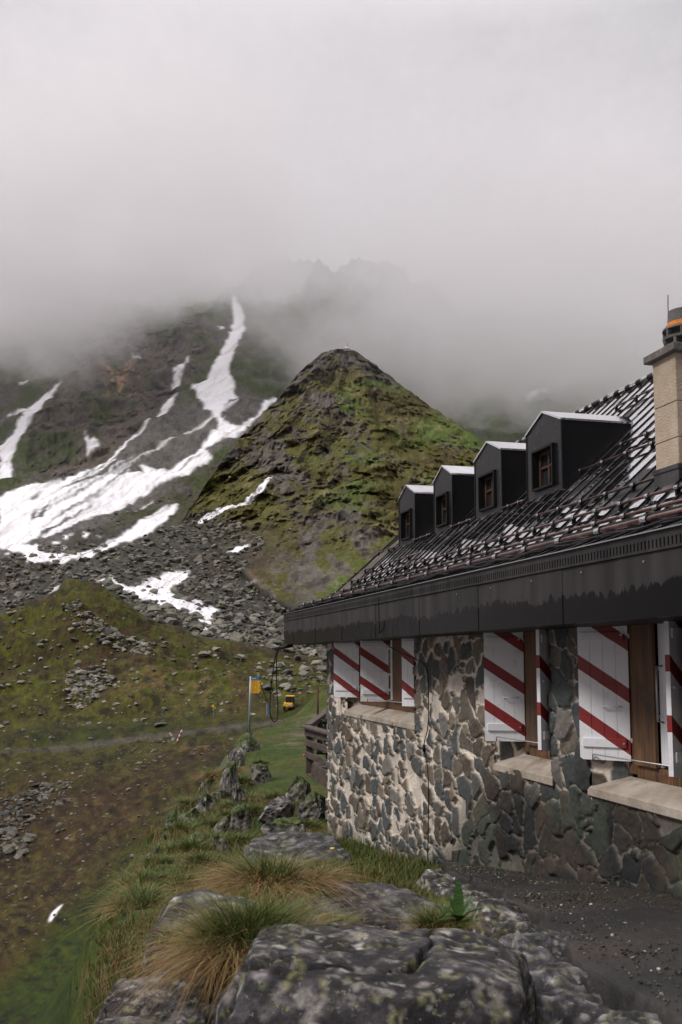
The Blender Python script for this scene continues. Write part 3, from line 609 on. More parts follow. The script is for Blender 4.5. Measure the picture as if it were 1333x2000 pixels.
# ---- roof
TE0, TE1 = T0-.6, 9.72                   # eave ends
prof = [(-.62, .765), (.23, 1.09), (3.0, 3.585), (5.97, 1.09), (6.82, .765)]
def roof_z(w_): return float(np.interp(w_, [p_[0] for p_ in prof], [p_[1] for p_ in prof]))
roof = MB()
for (w0, z0), (w1, z1) in zip(prof[:-1], prof[1:]):
    nseg = 2
    P_ = [H(TE1, w0, z0), H(TE0, w0, z0), H(TE0, w1, z1), H(TE1, w1, z1)]; Q_ = [p_-ZU*.06 for p_ in P_]
    roof.hexa([P_[0], P_[1], P_[3], P_[2], Q_[0], Q_[1], Q_[3], Q_[2]])
# standing seams, every 45 cm, interrupted under the dormers
DT = [(2.607, 3.505), (4.25, 5.14), (6.0, 6.77), (7.67, 8.505)]; DW = 1.09
t_ = TE1-.02
while t_ > TE0:
    segs = [(-.60, .23), (.23, 2.98)]
    ind = any(a-.05 < t_ < b+.05 for a, b in DT)
    if ind: segs = [(-.60, .23), (.23, DW-.02), (2.1, 2.98)]
    for a, b in segs:
        p_, q_ = H(t_, a, roof_z(a)), H(t_, b, roof_z(b)); s_ = unit(q_-p_); up_ = unit(np.cross(HD, s_)); up_ = up_ if up_[2] > 0 else -up_
        roof.box((p_+q_)/2+up_*.006, (q_-p_)/2, HD*.004, up_*.006)
    t_ -= .28
rf = roof.build('roof', M_roof, hut)
rc = MB(); rc.tube([H(TE1, 3.0, 3.60), H(TE0, 3.0, 3.60)], .05, 8); rc.build('ridge_cap', M_iron_dark if 'M_iron_dark' in globals() else M_roof, rf, smooth=True)
# corrugated membrane ribs running along the eave between the pipes
rb = MB()
for k in range(13):
    w_ = -.30+k*.036
    if -.40 < w_ < -.33: continue
    rb.box(H((TE0+TE1)/2, w_, roof_z(w_)+.026), HD*(TE1-TE0)/2*.998, unit(H(0, 1, .38)-H(0, 0, 0))*.007, unit(np.cross(HD, H(0, 1, .38)-H(0, 0, 0)))*.012)
rb.build('eave_ribs', M_black, rf)
# snow guard pipes
def pipe(w_, t0, t1, hgt_, r=.017, step=.60, ph=0., par=hut):
    hgt = hgt_*.8; z = roof_z(w_)+hgt
    mb = MB(); mb.tube([H(t0, w_, z), H(t1, w_, z)], r, 10); g_ = mb.build('snow_guard_pipe', M_pipe, par, smooth=True)
    k_ = r/.019; t_ = t0+.12+ph; me = None
    while t_ < t1:
        if me is None:
            cl = MB(); o_ = H(0, 0, 0)
            cl.box(HN*0-ZU*(hgt/2+.005), HD*.010, HN*.026*k_, ZU*(hgt/2+.004)); cl.tube([-HD*.036*k_, HD*.036*k_], r*1.7, 10); cl.tube([HN*.026*k_, HN*.046*k_], [.008*k_, .006*k_], 8)
            c_ = cl.build('clamp', M_black, None); c_.data.materials.append(M_bolt); me = c_.data
            for p_ in me.polygons:
                if (np.array(p_.center)@HN) > .0265*k_: p_.material_index = 1
        else: c_ = bpy.data.objects.new('clamp', me); COL.objects.link(c_)
        c_.parent = g_; c_.location = Vector(H(t_, w_, z))-Vector(hut.location); t_ += step
pipe(-.375, TE0, TE1-.05, .075, .019, .62, .1)
pipe(.20, TE0, TE1-.05, .075, .016, .47, .2)
pipe(.41, TE0, TE1-.05, .07, .014, .42, .0)
pipe(.63, TE0, 2.4, .07, .012, .47, .3)
pipe(.63, 6.2, TE1-.05, .07, .011, .47, .3)
for a, b in ((3.55, 4.2), (5.2, 5.95), (6.85, 7.62), (8.55, TE1-.05)): pipe(1.05, a, b, .06, .011, .3)
pipe(1.23, TE0, 2.45, .07, .012, .47); pipe(1.46, TE0, 2.1, .07, .012, .47); pipe(2.5, TE0, 3.9, .07, .012, .47)
# loose cables along the eave edge
cb = MB(); rr = random.Random(3)
for k in range(2):
    pts = []; t_ = -3.0
    while t_ < TE1-.1: w_ = -.575+.05*k+rr.uniform(-.03, .04); pts.append(H(t_, w_, roof_z(w_)+.03+rr.uniform(0, .035))); t_ += .33
    cb.tube(pts, .008, 6)
cb.build('eave_cable', M_black, rf, smooth=True)
# ---- eave board (fascia): sheet metal, seams, vent strip with slots
M_fas = wet_metal('fascia_metal', (.055, .050, .050), rough=(.22, .55), sc=2.0, spec=.16)
def stain_fascia():
    t, N, L, b = nodes(M_fas)
    g = N('ShaderNodeNewGeometry'); sp_ = N('ShaderNodeSeparateXYZ'); L(g.outputs['Position'], sp_.inputs[0])
    dt = N('ShaderNodeVectorMath'); dt.operation = 'DOT_PRODUCT'; L(g.outputs['Position'], dt.inputs[0]); dt.inputs[1].default_value = tuple(HD)
    cb_ = N('ShaderNodeCombineXYZ'); L(dt.outputs['Value'], cb_.inputs[0]); mz = N('ShaderNodeMath'); mz.operation = 'MULTIPLY'; L(sp_.outputs[2], mz.inputs[0]); mz.inputs[1].default_value = .12; L(mz.outputs[0], cb_.inputs[2])
    n1 = N('ShaderNodeTexNoise'); n1.inputs['Scale'].default_value = 13; n1.inputs['Detail'].default_value = 7; n1.inputs['Roughness'].default_value = .7; L(cb_.outputs[0], n1.inputs['Vector'])
    n2 = N('ShaderNodeTexNoise'); n2.inputs['Scale'].default_value = 1.1; n2.inputs['Detail'].default_value = 2; L(cb_.outputs[0], n2.inputs['Vector'])
    # wet lower part: z < line + noise  (rain soaks up from the drip edge)
    a = N('ShaderNodeMath'); a.operation = 'MULTIPLY_ADD'; L(n1.outputs['Fac'], a.inputs[0]); a.inputs[1].default_value = .28; a.inputs[2].default_value = .20
    a2 = N('ShaderNodeMath'); a2.operation = 'MULTIPLY_ADD'; L(n2.outputs['Fac'], a2.inputs[0]); a2.inputs[1].default_value = .22; L(a.outputs[0], a2.inputs[2])
    s = N('ShaderNodeMath'); s.operation = 'SUBTRACT'; L(sp_.outputs[2], s.inputs[0]); L(a2.outputs[0], s.inputs[1])
    mr = N('ShaderNodeMapRange'); mr.inputs['From Min'].default_value = -.006; mr.inputs['From Max'].default_value = .006; L(s.outputs[0], mr.inputs['Value'])
    # vertical runs on the dry part
    n3 = N('ShaderNodeTexNoise'); n3.inputs['Scale'].default_value = 5; n3.inputs['Detail'].default_value = 6; L(cb_.outputs[0], n3.inputs['Vector'])
    cr = N('ShaderNodeValToRGB'); cr.color_ramp.elements[0].position = .35; cr.color_ramp.elements[1].position = .68; cr.color_ramp.elements[0].color = (.024, .022, .0225, 1); cr.color_ramp.elements[1].color = (.052, .047, .047, 1); L(n3.outputs['Fac'], cr.inputs[0])
    mx = N('ShaderNodeMixRGB'); L(mr.outputs[0], mx.inputs[0]); mx.inputs[1].default_value = (.004, .0037, .0037, 1); L(cr.outputs[0], mx.inputs[2]); L(mx.outputs[0], b.inputs['Base Color'])
    r2 = N('ShaderNodeMapRange'); r2.inputs['To Min'].default_value = .16; r2.inputs['To Max'].default_value = .5; L(mr.outputs[0], r2.inputs['Value']); L(r2.outputs[0], b.inputs['Roughness'])
stain_fascia()
FW = -.62; tm, hl = (TE0+TE1)/2, (TE1-TE0)/2
fb = MB(); t_ = TE1; k = 0
while t_ > TE0:
    L_ = .80; fb.box(H(t_-L_/2, FW+.012+(k % 2)*.004, (.25+.648)/2), HD*L_/2, HN*.011, ZU*.199); t_ -= L_; k += 1
fb.box(H(TE1+.006, FW+.42, .50), HD*.012, HN*.40, ZU*.249)
fs = fb.build('fascia', M_fas, hut)
# gable end board up the verge
vb = MB()
for a, b in zip(prof[:-1], prof[1:]):
    p_, q_ = H(TE1+.02, a[0], a[1]-.06), H(TE1+.02, b[0], b[1]-.06); vb.hexa([p_-HD*.02, p_+HD*.02, q_-HD*.02, q_+HD*.02, p_-HD*.02+ZU*.085, p_+HD*.02+ZU*.085, q_-HD*.02+ZU*.085, q_+HD*.02+ZU*.085])
vb.build('verge_board', M_black, rf)
# vent strip: slotted band just under the eave edge
vsb = MB(); z0, z1 = .652, .768; t_ = TE1-.01; pitch_ = .042
vsb.box(H(tm, FW-.004, .744), HD*hl, HN*.008, ZU*.023)          # upper lip
vsb.box(H(tm, FW-.004, .660), HD*hl, HN*.008, ZU*.009)
while t_ > -3.2:
    vsb.box(H(t_, FW-.004, .695), HD*.0125, HN*.0075, ZU*.0255); t_ -= pitch_
vs_o = vsb.build('vent_strip', M_fas, fs)
bk = MB(); bk.box(H(tm, FW+.03, .70), HD*hl*.999, HN*.01, ZU*.045); bk.build('vent_backing', M_black, fs)
lip = MB(); lip.box(H(tm, FW-.012, .772), HD*hl, HN*.02, ZU*.004); lip.build('drip_edge', M_bolt, fs)
sf = MB(); sf.box(H(tm, FW+.36, .262), HD*hl*.998, HN*.335, ZU*.006); sf.build('soffit', M_black, hut)
sc = MB()
for k in range(16):
    for zz in (.60,): sc.tube([H(TE1-.3-.8*k, FW-.001, zz), H(TE1-.3-.8*k, FW-.005, zz)], .008, 6)
sc.build('screws', M_bolt, fs)
M_dwood = noise_mat('dark_wood', (.02, .010, .006), (.07, .032, .014), 5)
# ---- dormers
def dormer(t0, t1):
    zb, ze, zp = 1.80, 2.64, 2.82; tm = (t0+t1)/2; wf = DW; wb = .23+(ze-1.09)/.89+.02; wp = .23+(zp-1.09)/.89+.02
    m = MB(); ww, wz0, wz1 = (t1-t0)*.285, 1.95, 2.40; tc = tm-.01
    # front sheet with an opening for the window (four pieces butted)
    fr0, fr1 = tc-ww, tc+ww
    def quad(a, b, c, d_): m.add([a, b, c, d_], [(0, 1, 2, 3)])
    Hf = lambda t, z: H(t, wf, z)
    quad(Hf(t0, zb), Hf(fr0, zb), Hf(fr0, ze), Hf(t0, ze)); quad(Hf(fr1, zb), Hf(t1, zb), Hf(t1, ze), Hf(fr1, ze))
    quad(Hf(fr0, zb), Hf(fr1, zb), Hf(fr1, wz0), Hf(fr0, wz0)); quad(Hf(fr0, wz1), Hf(fr1, wz1), Hf(fr1, ze), Hf(fr0, ze))
    m.add([Hf(t0, ze), Hf(fr0, ze), Hf(fr1, ze), Hf(t1, ze), Hf(tm, zp)], [(0, 1, 2, 3, 4)])
    fro = m.build('dormer', M_dorm, hut)
    for s_, t_ in ((1, t0), (-1, t1)):
        side = MB(); side.add([H(t_, wf, zb), H(t_, wf, ze), H(t_, wb, ze)], [(0, 1, 2)]); side.box(H(t_, wf+.004, (zb+ze)/2), HD*.010, HN*.012, ZU*(ze-zb)/2)
        side.build('cheek', M_roof2, fro)
    rfm = MB(); ov = .012; th = ZU*.022
    for s_, te in ((-1, t0-ov), (1, t1+ov)):
        zo = ze-ov*(zp-ze)/((t1-t0)/2)
        a, b, c, e_ = H(tm, wf-.02, zp), H(te, wf-.02, zo), H(te, .23+(zo-1.09)/.89+.05, zo), H(tm, wp+.05, zp)
        rfm.hexa([a, b, e_, c, a+th, b+th, e_+th, c+th])
    rfm.build('dormer_roof', M_shine, fro)
    win = MB(); dp = .10
    for c_, hx, hz_ in ((fr0, 0, 1), (fr1, 0, 1)): win.box(H(c_, wf+dp/2-.02, (wz0+wz1)/2), HD*.012, HN*(dp/2+.02), ZU*(wz1-wz0)/2)
    win.box(H(tc, wf+dp/2-.02, wz0), HD*(ww+.012), HN*(dp/2+.025), ZU*.012); win.box(H(tc, wf+dp/2-.02, wz1), HD*(ww+.012), HN*(dp/2+.02), ZU*.012)
    win.build('window_surround', M_black, fro)
    fm = MB()
    for t_ in (fr0+.03, fr1-.03, tc): fm.box(H(t_, wf+.065, (wz0+wz1)/2), HD*.018, HN*.015, ZU*(wz1-wz0)/2*.94)
    for z_ in (wz0+.03, (wz0+wz1)/2+.03, wz1-.03): fm.box(H(tc, wf+.066, z_), HD*(ww-.05), HN*.013, ZU*.014)
    g_ = MB(); g_.box(H(tc, wf+.085, (wz0+wz1)/2), HD*(ww-.015), HN*.003, ZU*(wz1-wz0)/2*.93)
    fm.build('window_frame', M_wood if t0 > 20 else M_dwood, fro); g_.build('pane', M_glass, fro)
M_roof2 = wet_metal('cheek_metal', (.006, .006, .006), rough=(.3, .5), sc=1.3, spec=.15)
M_shine = wet_metal('polished_wet_metal', (.06, .06, .062), rough=(.04, .12), sc=1.1, ior=3.0); M_shine.node_tree.nodes['Principled BSDF'].inputs['Metallic'].default_value = 1.0; [M_shine.node_tree.links.remove(l_) for l_ in list(M_shine.node_tree.nodes['Principled BSDF'].inputs['Base Color'].links)]; M_shine.node_tree.nodes['Principled BSDF'].inputs['Base Color'].default_value = (.8, .8, .82, 1)
for a, b in DT: dormer(a, b)
# ---- chimney
tq0, tq1, wq0, wq1 = -.372, -.045, .577, .95
ch = MB()
for k, (za, zb) in enumerate(((1.50, 1.76), (1.763, 2.055), (2.058, 2.455))): ch.box(H((tq0+tq1)/2, (wq0+wq1)/2, (za+zb)/2), HD*(tq1-tq0)/2, HN*(wq1-wq0)/2, ZU*(zb-za)/2)
cho = ch.build('chimney', M_chim, hut, bevel=.006)
fl = MB(); fl.box(H((tq0+tq1)/2, (wq0+wq1)/2, 1.40), HD*((tq1-tq0)/2+.012), HN*((wq1-wq0)/2+.012), ZU*.125); fl.box(H((tq0+tq1)/2, (wq0+wq1)/2, 1.525), HD*((tq1-tq0)/2+.022), HN*((wq1-wq0)/2+.022), ZU*.018)
fl.build('flashing', wet_metal('lead', (.10, .09, .095), rough=(.3, .6), sc=3), cho)
cc = MB(); cc.box(H((tq0+tq1)/2, (wq0+wq1)/2, 2.487), HD*((tq1-tq0)/2+.06), HN*((wq1-wq0)/2+.05), ZU*.033); cc.build('cap_slab', M_cowl, cho, bevel=.006)
ctr = H((tq0+tq1)/2-.02, (wq0+wq1)/2, 0); cw = MB()
def ring(mb, z0, z1, r0, r1, n=24, ri=None):
    a = np.arange(n)*2*math.pi/n; o_ = [ctr+np.array([r0*math.cos(q), r0*math.sin(q), z0]) for q in a]+[ctr+np.array([r1*math.cos(q), r1*math.sin(q), z1]) for q in a]
    mb.add(o_, [(i, (i+1) % n, n+(i+1) % n, n+i) for i in range(n)]+[tuple(range(n-1, -1, -1)), tuple(range(n, 2*n))])
ring(cw, 2.520, 2.540, .155, .155); ring(cw, 2.610, 2.630, .168, .172); ring(cw, 2.690, 2.710, .172, .165); ring(cw, 2.755, 2.855, .128, .122)
for lv, (za, zb_, off) in enumerate(((2.540, 2.610, 0), (2.630, 2.690, .35))):
    for k in range(8):
        q = k*math.pi/4+off; c_ = ctr+np.array([.145*math.cos(q), .145*math.sin(q), (za+zb_)/2]); rd = np.array([math.cos(q), math.sin(q), 0]); tg = np.array([-rd[1], rd[0], 0])
        cw.box(c_, rd*.022, tg*.011, ZU*(zb_-za)/2)
ring(cw, 2.540, 2.690, .085, .085)
cwo = cw.build('cowl', M_cowl, cho)
lc = MB(); ring(lc, 2.710, 2.755, .158, .131); lc.build('lichen_ring', M_lich, cho)
an = MB(); an.tube([ctr+[-.10, .06, 2.81], ctr+[-.103, .06, 2.90], ctr+[-.10, .06, 3.02]], .004, 6); an.build('antenna', M_black, cho)
# ------------------------------------------------------------------ the ridge we stand on
def xe(Y): return -(667-np.interp(Y, [0, 3, 4, 5, 7, 9, 12, 16, 25, 40, 60, 75, 100], [60, 110, 170, 200, 232, 256, 302, 340, 402, 482, 540, 558, 577]))/1955*Y
def crest(Y): return np.interp(Y, [0, 4, 6, 8, 11, 15, 20, 25, 40, 52, 60, 68, 78, 100], [-1.75, -1.75, -1.78, -1.85, -2.12, -2.42, -2.78, -2.95, -3.12, -3.55, -3.75, -3.95, -4.9, -8])
def ridge_h(X, Y, detail=True):
    X, Y = np.asarray(X, float), np.asarray(Y, float)
    pt, pw_ = (X-P0[0])*HD[0]+(Y-P0[1])*HD[1], -((X-P0[0])*HN[0]+(Y-P0[1])*HN[1])
    e = xe(Y)+fbm(X*0+3, Y/2.6, 0, 4, 81)*.55*np.clip((Y-5)/9, .05, 1.6); dx = e-X
    z = crest(Y)-.10*sstep(-2.5, 0, dx)*np.clip(Y/10, .3, 2)
    drop = np.clip(dx, 0, None); z = z-drop*np.interp(Y, [0, 8, 14, 20], [5.0, 4.0, 1.6, 1.35])-.35*sstep(0, .5, dx)
    z = z-sstep(.75, 2.2, dx)*7.0*sstep(26, 19, Y)
    wf = wall_foot(pt)-.04
    k = sstep(-2.0, -.35, pw_)*sstep(10.5, 9.2, pt); z = z*(1-k)+wf*k
    k2 = sstep(-1.5, -.6, pw_)*sstep(3.8, 2.2, pt); z = z*(1-k2)+np.minimum(z, wf-.30)*k2       # sunk in front of the terrace
    z = z+2.1*np.exp(-((X-.5)/2.6)**2-((Y-70)/7)**2)+1.0*np.exp(-((X+1.6)/1.5)**2-((Y-74)/5)**2)   # mossy hump by the path
    if detail:
        a = np.clip(Y/12, .25, 1.5); pathk = np.exp(-((X-(-.6-.02*Y))/1.1)**2)*sstep(16, 30, Y)
        z = z+(fbm(X/1.3, Y/1.3, 0, 5, 82, .55)*.17*a*(1-.6*pathk)+sstep(.0, .6, dx)*(fbm(X/.9, Y/1.1, z/.9, 5, 83, .6, ridged=True)*.50)*(1-.9*sstep(1.3, 2.4, dx))*sstep(8, 12, Y))
    return z
YY = np.exp(np.linspace(math.log(1.2), math.log(88), 700)); PXs = np.linspace(-260, 1560, 760)
Yg, Pg = np.meshgrid(YY, PXs, indexing='ij'); Xg = (Pg-PPX)/1955*Yg
Xg = np.where(Yg < 6, Xg*(1+(6-Yg)*.12), Xg)
Zg = ridge_h(Xg, Yg)
RW = np.stack([Xg, Yg, Zg], -1)
n1, n2, n3 = fbm(Xg/1.4, Yg/1.4, Zg/1.4, 5, 91, .6), fbm(Xg/.35, Yg/.35, Zg/.35, 5, 92, .65), fbm(Xg/4, Yg/4, 0, 4, 93)
nzr = grid_nz(RW); dxe = xe(Yg)-Xg
c = np.broadcast_to(np.array([.036, .058, .009]), Xg.shape+(3,)).copy()
c = mixc(c, OLIVE*.9, sstep(-.1, .3, n1)*.7); c = mixc(c, BROWN, sstep(.15, .45, n1+.3*n2)*.6*sstep(-1.6, -.2, dxe)); c = mixc(c, STRAW*.8, sstep(.2, .45, n2+.3*n3)*sstep(-1.2, .1, dxe)*.6)
rk = sstep(.60, .42, nzr+.10*n2)*sstep(-.3, .2, dxe); rk = rk*sstep(15, 21, Yg)*(1-sstep(1.2, 2.0, dxe)); fl_ = np.maximum(sstep(.8, 1.6, dxe), sstep(.1, .4, dxe)*sstep(11, 8, Yg)); n2 = n2*(1-.8*fl_); c = mixc(c, np.array([.024, .038, .005]), fl_*.95); c = mixc(c, np.array([.10, .098, .092]), rk*.9); c = mixc(c, np.array([.19, .19, .165]), rk*sstep(.15, .35, n2)*.8)
pth = np.exp(-((Xg-(-.8-.02*Yg))/.9)**2)*sstep(30, 40, Yg)*(1-sstep(66, 76, Yg)); c = mixc(c, np.array([.12, .095, .065]), pth*sstep(-.15, .3, n1+.3*n2)*.8)
c = mixc(c, np.array([.045, .038, .028]), sstep(7, 5, Yg)*.6)
c = mixc(c, np.array([.06, .07, .009]), np.exp(-((Xg+.2)/3)**2-((Yg-70)/8)**2)*.8)
c = np.clip(c*(1+.35*n2+.30*n1+.5*fbm(Pg/5, np.log(Yg)*90, 0, 4, 99, .7))[..., None], .006, .8)
ridge = mesh_np('ridge_ground', RW.reshape(-1, 3), grid_faces(*Xg.shape), vcol_mat('turf', .92, 6, .8, .06, .35, .2, 18), smooth=True, cols=c.reshape(-1, 3)); tag(ridge, kind='structure')
# ---- gravel terrace beside the wall
def terr_z(t): return -1.743-.139*np.clip(t, -9, 9)*1.0
def lip_w(t): return np.interp(t, [-6, -4.35, -3.88, -3.07, -1.66, -.47, .8, 2.03, 2.9, 3.4], [-2.4, -2.13, -1.97, -1.80, -1.29, -.97, -.74, -.44, -.2, -.02])
tg, sg = np.meshgrid(np.linspace(-6, 3.42, 420), np.linspace(0, 1.12, 150), indexing='ij')
lw = lip_w(tg)+.14*fbm(tg*1.9, 0*tg, 0, 5, 5, .6); s_ = np.clip(sg, 0, 1); wv = .04+(lw-.04)*(1-(1-s_)**1.0); over = np.clip(sg-1, 0, 1)/.12
wv = wv+.02*over*0; zt = terr_z(tg)+fbm(tg*1.2, wv*1.2, 0, 4, 6)*.018+fbm(tg*16, wv*16, 0, 3, 7)*.006
zt = zt-over*.5+over*fbm(tg*7, over*3, 0, 4, 11)*.10; wv = wv-over*.16+over*fbm(tg*6, over*4, 3, 4, 12)*.16
W_ = P0+tg[..., None]*HD-wv[..., None]*HN; W_[..., 2] = zt
g1, g2, g3 = fbm(tg*1.1, wv*1.6, 0, 5, 8), fbm(tg*22, wv*22, 0, 4, 9, .7), vnoise(tg*42, wv*42, 0, 10)
c = np.broadcast_to(np.array([.025, .022, .020]), tg.shape+(3,)).copy(); c = mixc(c, np.array([.042, .031, .022]), sstep(0, .4, g1)*.8); c = mixc(c, np.array([.008, .0075, .0075]), sstep(-.05, -.4, g1)*.8)
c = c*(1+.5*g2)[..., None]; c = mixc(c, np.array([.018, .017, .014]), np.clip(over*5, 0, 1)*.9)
c = mixc(c, np.array([.05, .035, .022]), np.exp(-((wv+.22+.05*np.sin(tg*3))/.05)**2)*.8)
ter = mesh_np('gravel_terrace', W_.reshape(-1, 3), grid_faces(*tg.shape), vcol_mat('wet_gravel', .55, 60, .8, .012, .4, .5, 90), smooth=True, cols=np.clip(c, .005, .8).reshape(-1, 3)); tag(ter, kind='structure')
# ------------------------------------------------------------------ rocks
from mathutils import noise as mnoise
def ico(sub):
    bm = bmesh.new(); bmesh.ops.create_icosphere(bm, subdivisions=sub, radius=1); V_ = np.array([v.co[:] for v in bm.verts]); F_ = np.array([[v.index for v in f.verts] for f in bm.faces]); bm.free(); return V_, F_
ICO = {k: ico(k) for k in (3, 4, 5, 6, 7)}
def rock_mesh(name, c0, half, seed, sub=5, rot=0., power=3.2, rough=.10, lich=.5, base=(.135, .13, .125), matr=None, parent=None, strata=0.0, tilt=(0, 0), moss=0.0, cracks=.6, ncut=9, deep=.72, flat=False):
    V_, F_ = ICO[sub]; V_ = V_.copy(); r_ = (np.abs(V_)**power).sum(1)**(-1/power); V_ = V_*r_[:, None]
    h = np.array(half, float); q = V_*h; s = h.mean(); x, y, z = (q/s).T
    sd = seed*7.13
    # planar facets: a few random cuts
    rg_ = np.random.default_rng(seed)
    for _ in range(ncut):
        nn = rg_.normal(size=3); nn[2] = abs(nn[2])*.6; nn /= np.linalg.norm(nn); dmax = rg_.uniform(deep, .95)*float(np.abs(nn*h).sum()*.74); dd = q@nn; ov = np.clip(dd-dmax, 0, None); q = q-ov[:, None]*nn*.85
    nrm = V_/np.linalg.norm(V_, axis=1)[:, None]
    d1 = fbm(x*1.1+sd, y*1.1, z*1.1, 4, seed, .5); d2 = fbm(x*3+sd, y*3, z*3, 5, seed+1, .6); d3 = fbm(x*9, y*9, z*9+sd, 5, seed+2, .62)
    cr_ = fbm(x*1.5+sd+z*.6, y*1.5, z*2.8, 4, seed+3, .5); crack = np.exp(-(cr_/.02)**2)*cracks
    q = q+nrm*(s*(d1*rough*2.2+d2*rough*.9+d3*rough*.33-crack*.10))[:, None]
    if strata: q = q+nrm*(s*strata*np.abs(((z*5+x*1.5+d1*1.5) % 1)-.5))[:, None]
    ca, sa = math.cos(rot), math.sin(rot); tx, ty = tilt
    Rm = np.array([[ca, -sa, 0], [sa, ca, 0], [0, 0, 1]])@np.array([[1, 0, 0], [0, math.cos(tx), -math.sin(tx)], [0, math.sin(tx), math.cos(tx)]])@np.array([[math.cos(ty), 0, math.sin(ty)], [0, 1, 0], [-math.sin(ty), 0, math.cos(ty)]])
    q = q@Rm.T; upn = (nrm@Rm.T)[:, 2]
    b = np.array(base); col = b*(1+.55*d2+.45*d3)[:, None]
    k_ = 1.0/s; col = col*(.75+.9*sstep(-.2, .3, d2+.5*d3))[:, None]
    qs = q*1.0
    l1 = fbm(qs[:, 0]*13+sd, qs[:, 1]*13, qs[:, 2]*13, 5, seed+5, .65); l2 = fbm(qs[:, 0]*29, qs[:, 1]*29+sd, qs[:, 2]*29, 4, seed+6, .65); l3 = fbm(qs[:, 0]*23, qs[:, 1]*23+sd*2, qs[:, 2]*23, 4, seed+7, .65)
    def mc(col, c, t): return col*(1-t[:, None])+np.array(c)*t[:, None]
    col = mc(col, (.016, .015, .016), sstep(.0, .2, -l1-.4*l2)*.85)
    col = mc(col, (.22, .205, .185), sstep(.16, .26, l1+.6*l2)*lich)
    col = mc(col, (.17, .175, .06), sstep(.25, .30, l2+.35*l3)*lich*.8)
    col = mc(col, (.40, .39, .36), sstep(.33, .37, l3)*lich)
    col = mc(col, (.02, .019, .018), np.clip(crack*1.6, 0, 1)*.8)
    if moss: col = mc(col, (.05, .075, .012), sstep(.35, .8, upn+.5*l1)*moss)
    o = mesh_np(name, q, F_, matr or M_rock, parent, not flat, np.clip(col, .008, .8)); o.location = c0
    return o
def rock_material():
    m = vcol_mat('lichen_rock', .8, 26, .55, .02, .25, .3, 40); t, N, L, b = nodes(m)
    src = b.inputs['Base Color'].links[0].from_socket; tc = N('ShaderNodeTexCoord')
    def nz(sc, det, ro=.65):
        n = N('ShaderNodeTexNoise'); n.inputs['Scale'].default_value = sc; n.inputs['Detail'].default_value = det; n.inputs['Roughness'].default_value = ro; L(tc.outputs['Object'], n.inputs['Vector']); return n.outputs['Fac']
    def mr(x, a, b_, c, d_):
        n = N('ShaderNodeMapRange'); L(x, n.inputs['Value']); n.inputs['From Min'].default_value = a; n.inputs['From Max'].default_value = b_; n.inputs['To Min'].default_value = c; n.inputs['To Max'].default_value = d_; return n.outputs[0]
    def mix(f, a, c):
        n = N('ShaderNodeMixRGB'); L(f, n.inputs[0]); L(a, n.inputs[1]); n.inputs[2].default_value = (*c, 1); return n.outputs[0]
    g = N('ShaderNodeVectorMath'); g.operation = 'SCALE'; L(src, g.inputs[0]); L(mr(nz(16, 10, .75), .36, .64, .35, 1.9), g.inputs['Scale']); c = g.outputs[0]
    c = mix(mr(nz(34, 6, .7), .60, .64, 0, .7), c, (.26, .25, .22)); c = mix(mr(nz(21, 5, .6), .655, .675, 0, .8), c, (.20, .21, .06)); c = mix(mr(nz(60, 4), .64, .68, 0, .8), c, (.012, .012, .012))
    L(c, b.inputs['Base Color'])
    bp = N('ShaderNodeBump'); bp.inputs['Strength'].default_value = .9; bp.inputs['Distance'].default_value = .012; L(nz(38, 10, .75), bp.inputs['Height'])
    b2 = N('ShaderNodeBump'); b2.inputs['Strength'].default_value = .8; b2.inputs['Distance'].default_value = .03; L(nz(9, 8, .7), b2.inputs['Height']); L(b2.outputs[0], bp.inputs['Normal']); L(bp.outputs[0], b.inputs['Normal'])
    return m
M_rock = rock_material()
def gp(px, py, Y): return pix2w(px, py, Y)
# foreground: camera-side boulders, in metres
B = [('lichen_boulder', (.02, 3.30, -1.66), (.74, .80, .76), 11, 7, .05, 4.2, .045, .75, 'large lichen spotted boulder in the foreground under the big grass tuft', (-.05, .05)),
     ('lichen_boulder', (-.53, 3.30, -1.62), (.40, .72, .56), 12, 7, .12, 4.2, .065, .6, 'dark grey slab boulder with pale lichen in the bottom left foreground', (0, -.05)),
     ('ledge_rock', (-.50, 4.72, -1.55), (.42, .42, .44), 13, 5, .2, 3.4, .10, .95, 'pale lichen covered ledge rock behind the big grass tuft', (0, 0)),
     ('ledge_rock', (-.16, 5.0, -1.60), (.34, .36, .36), 14, 5, .4, 3.4, .10, .7, 'small pale rock between the two large grass tufts', (0, .1)),
     ('flat_slab', (.16, 5.55, -1.62), (.42, .46, .34), 15, 5, .0, 3.8, .07, .25, 'smooth dark flat slab in front of the foot of the stone wall', (.12, .06)),
     ('flat_slab', (.02, 7.6, -1.95), (.55, .6, .22), 16, 5, .3, 3.4, .08, .3, 'low dark rock half sunk in grass nearer the wall foot', (0, 0)),
     ('flat_slab', (-.42, 10.6, -2.2), (.75, .8, .36), 17, 5, .1, 3.0, .08, .4, 'rounded grey rock hump between the hut corner and the grass tuft', (0, 0)),
     ('edge_rock', (.80, 4.75, -2.02), (.24, .70, .44), 18, 5, -.28, 3.4, .08, .7, 'lichen speckled rock along the curved edge of the gravel terrace', (0, .2)),
     ('edge_rock', (.92, 3.75, -1.98), (.26, .8, .46), 19, 5, -.1, 3.4, .08, .45, 'dark rock under the near rim of the gravel terrace', (0, .15)),
     ('edge_rock', (.86, 6.2, -2.08), (.34, .62, .34), 20, 5, -.3, 3.2, .09, .8, 'pale blotched rock at the far end of the terrace rim', (0, .1))]
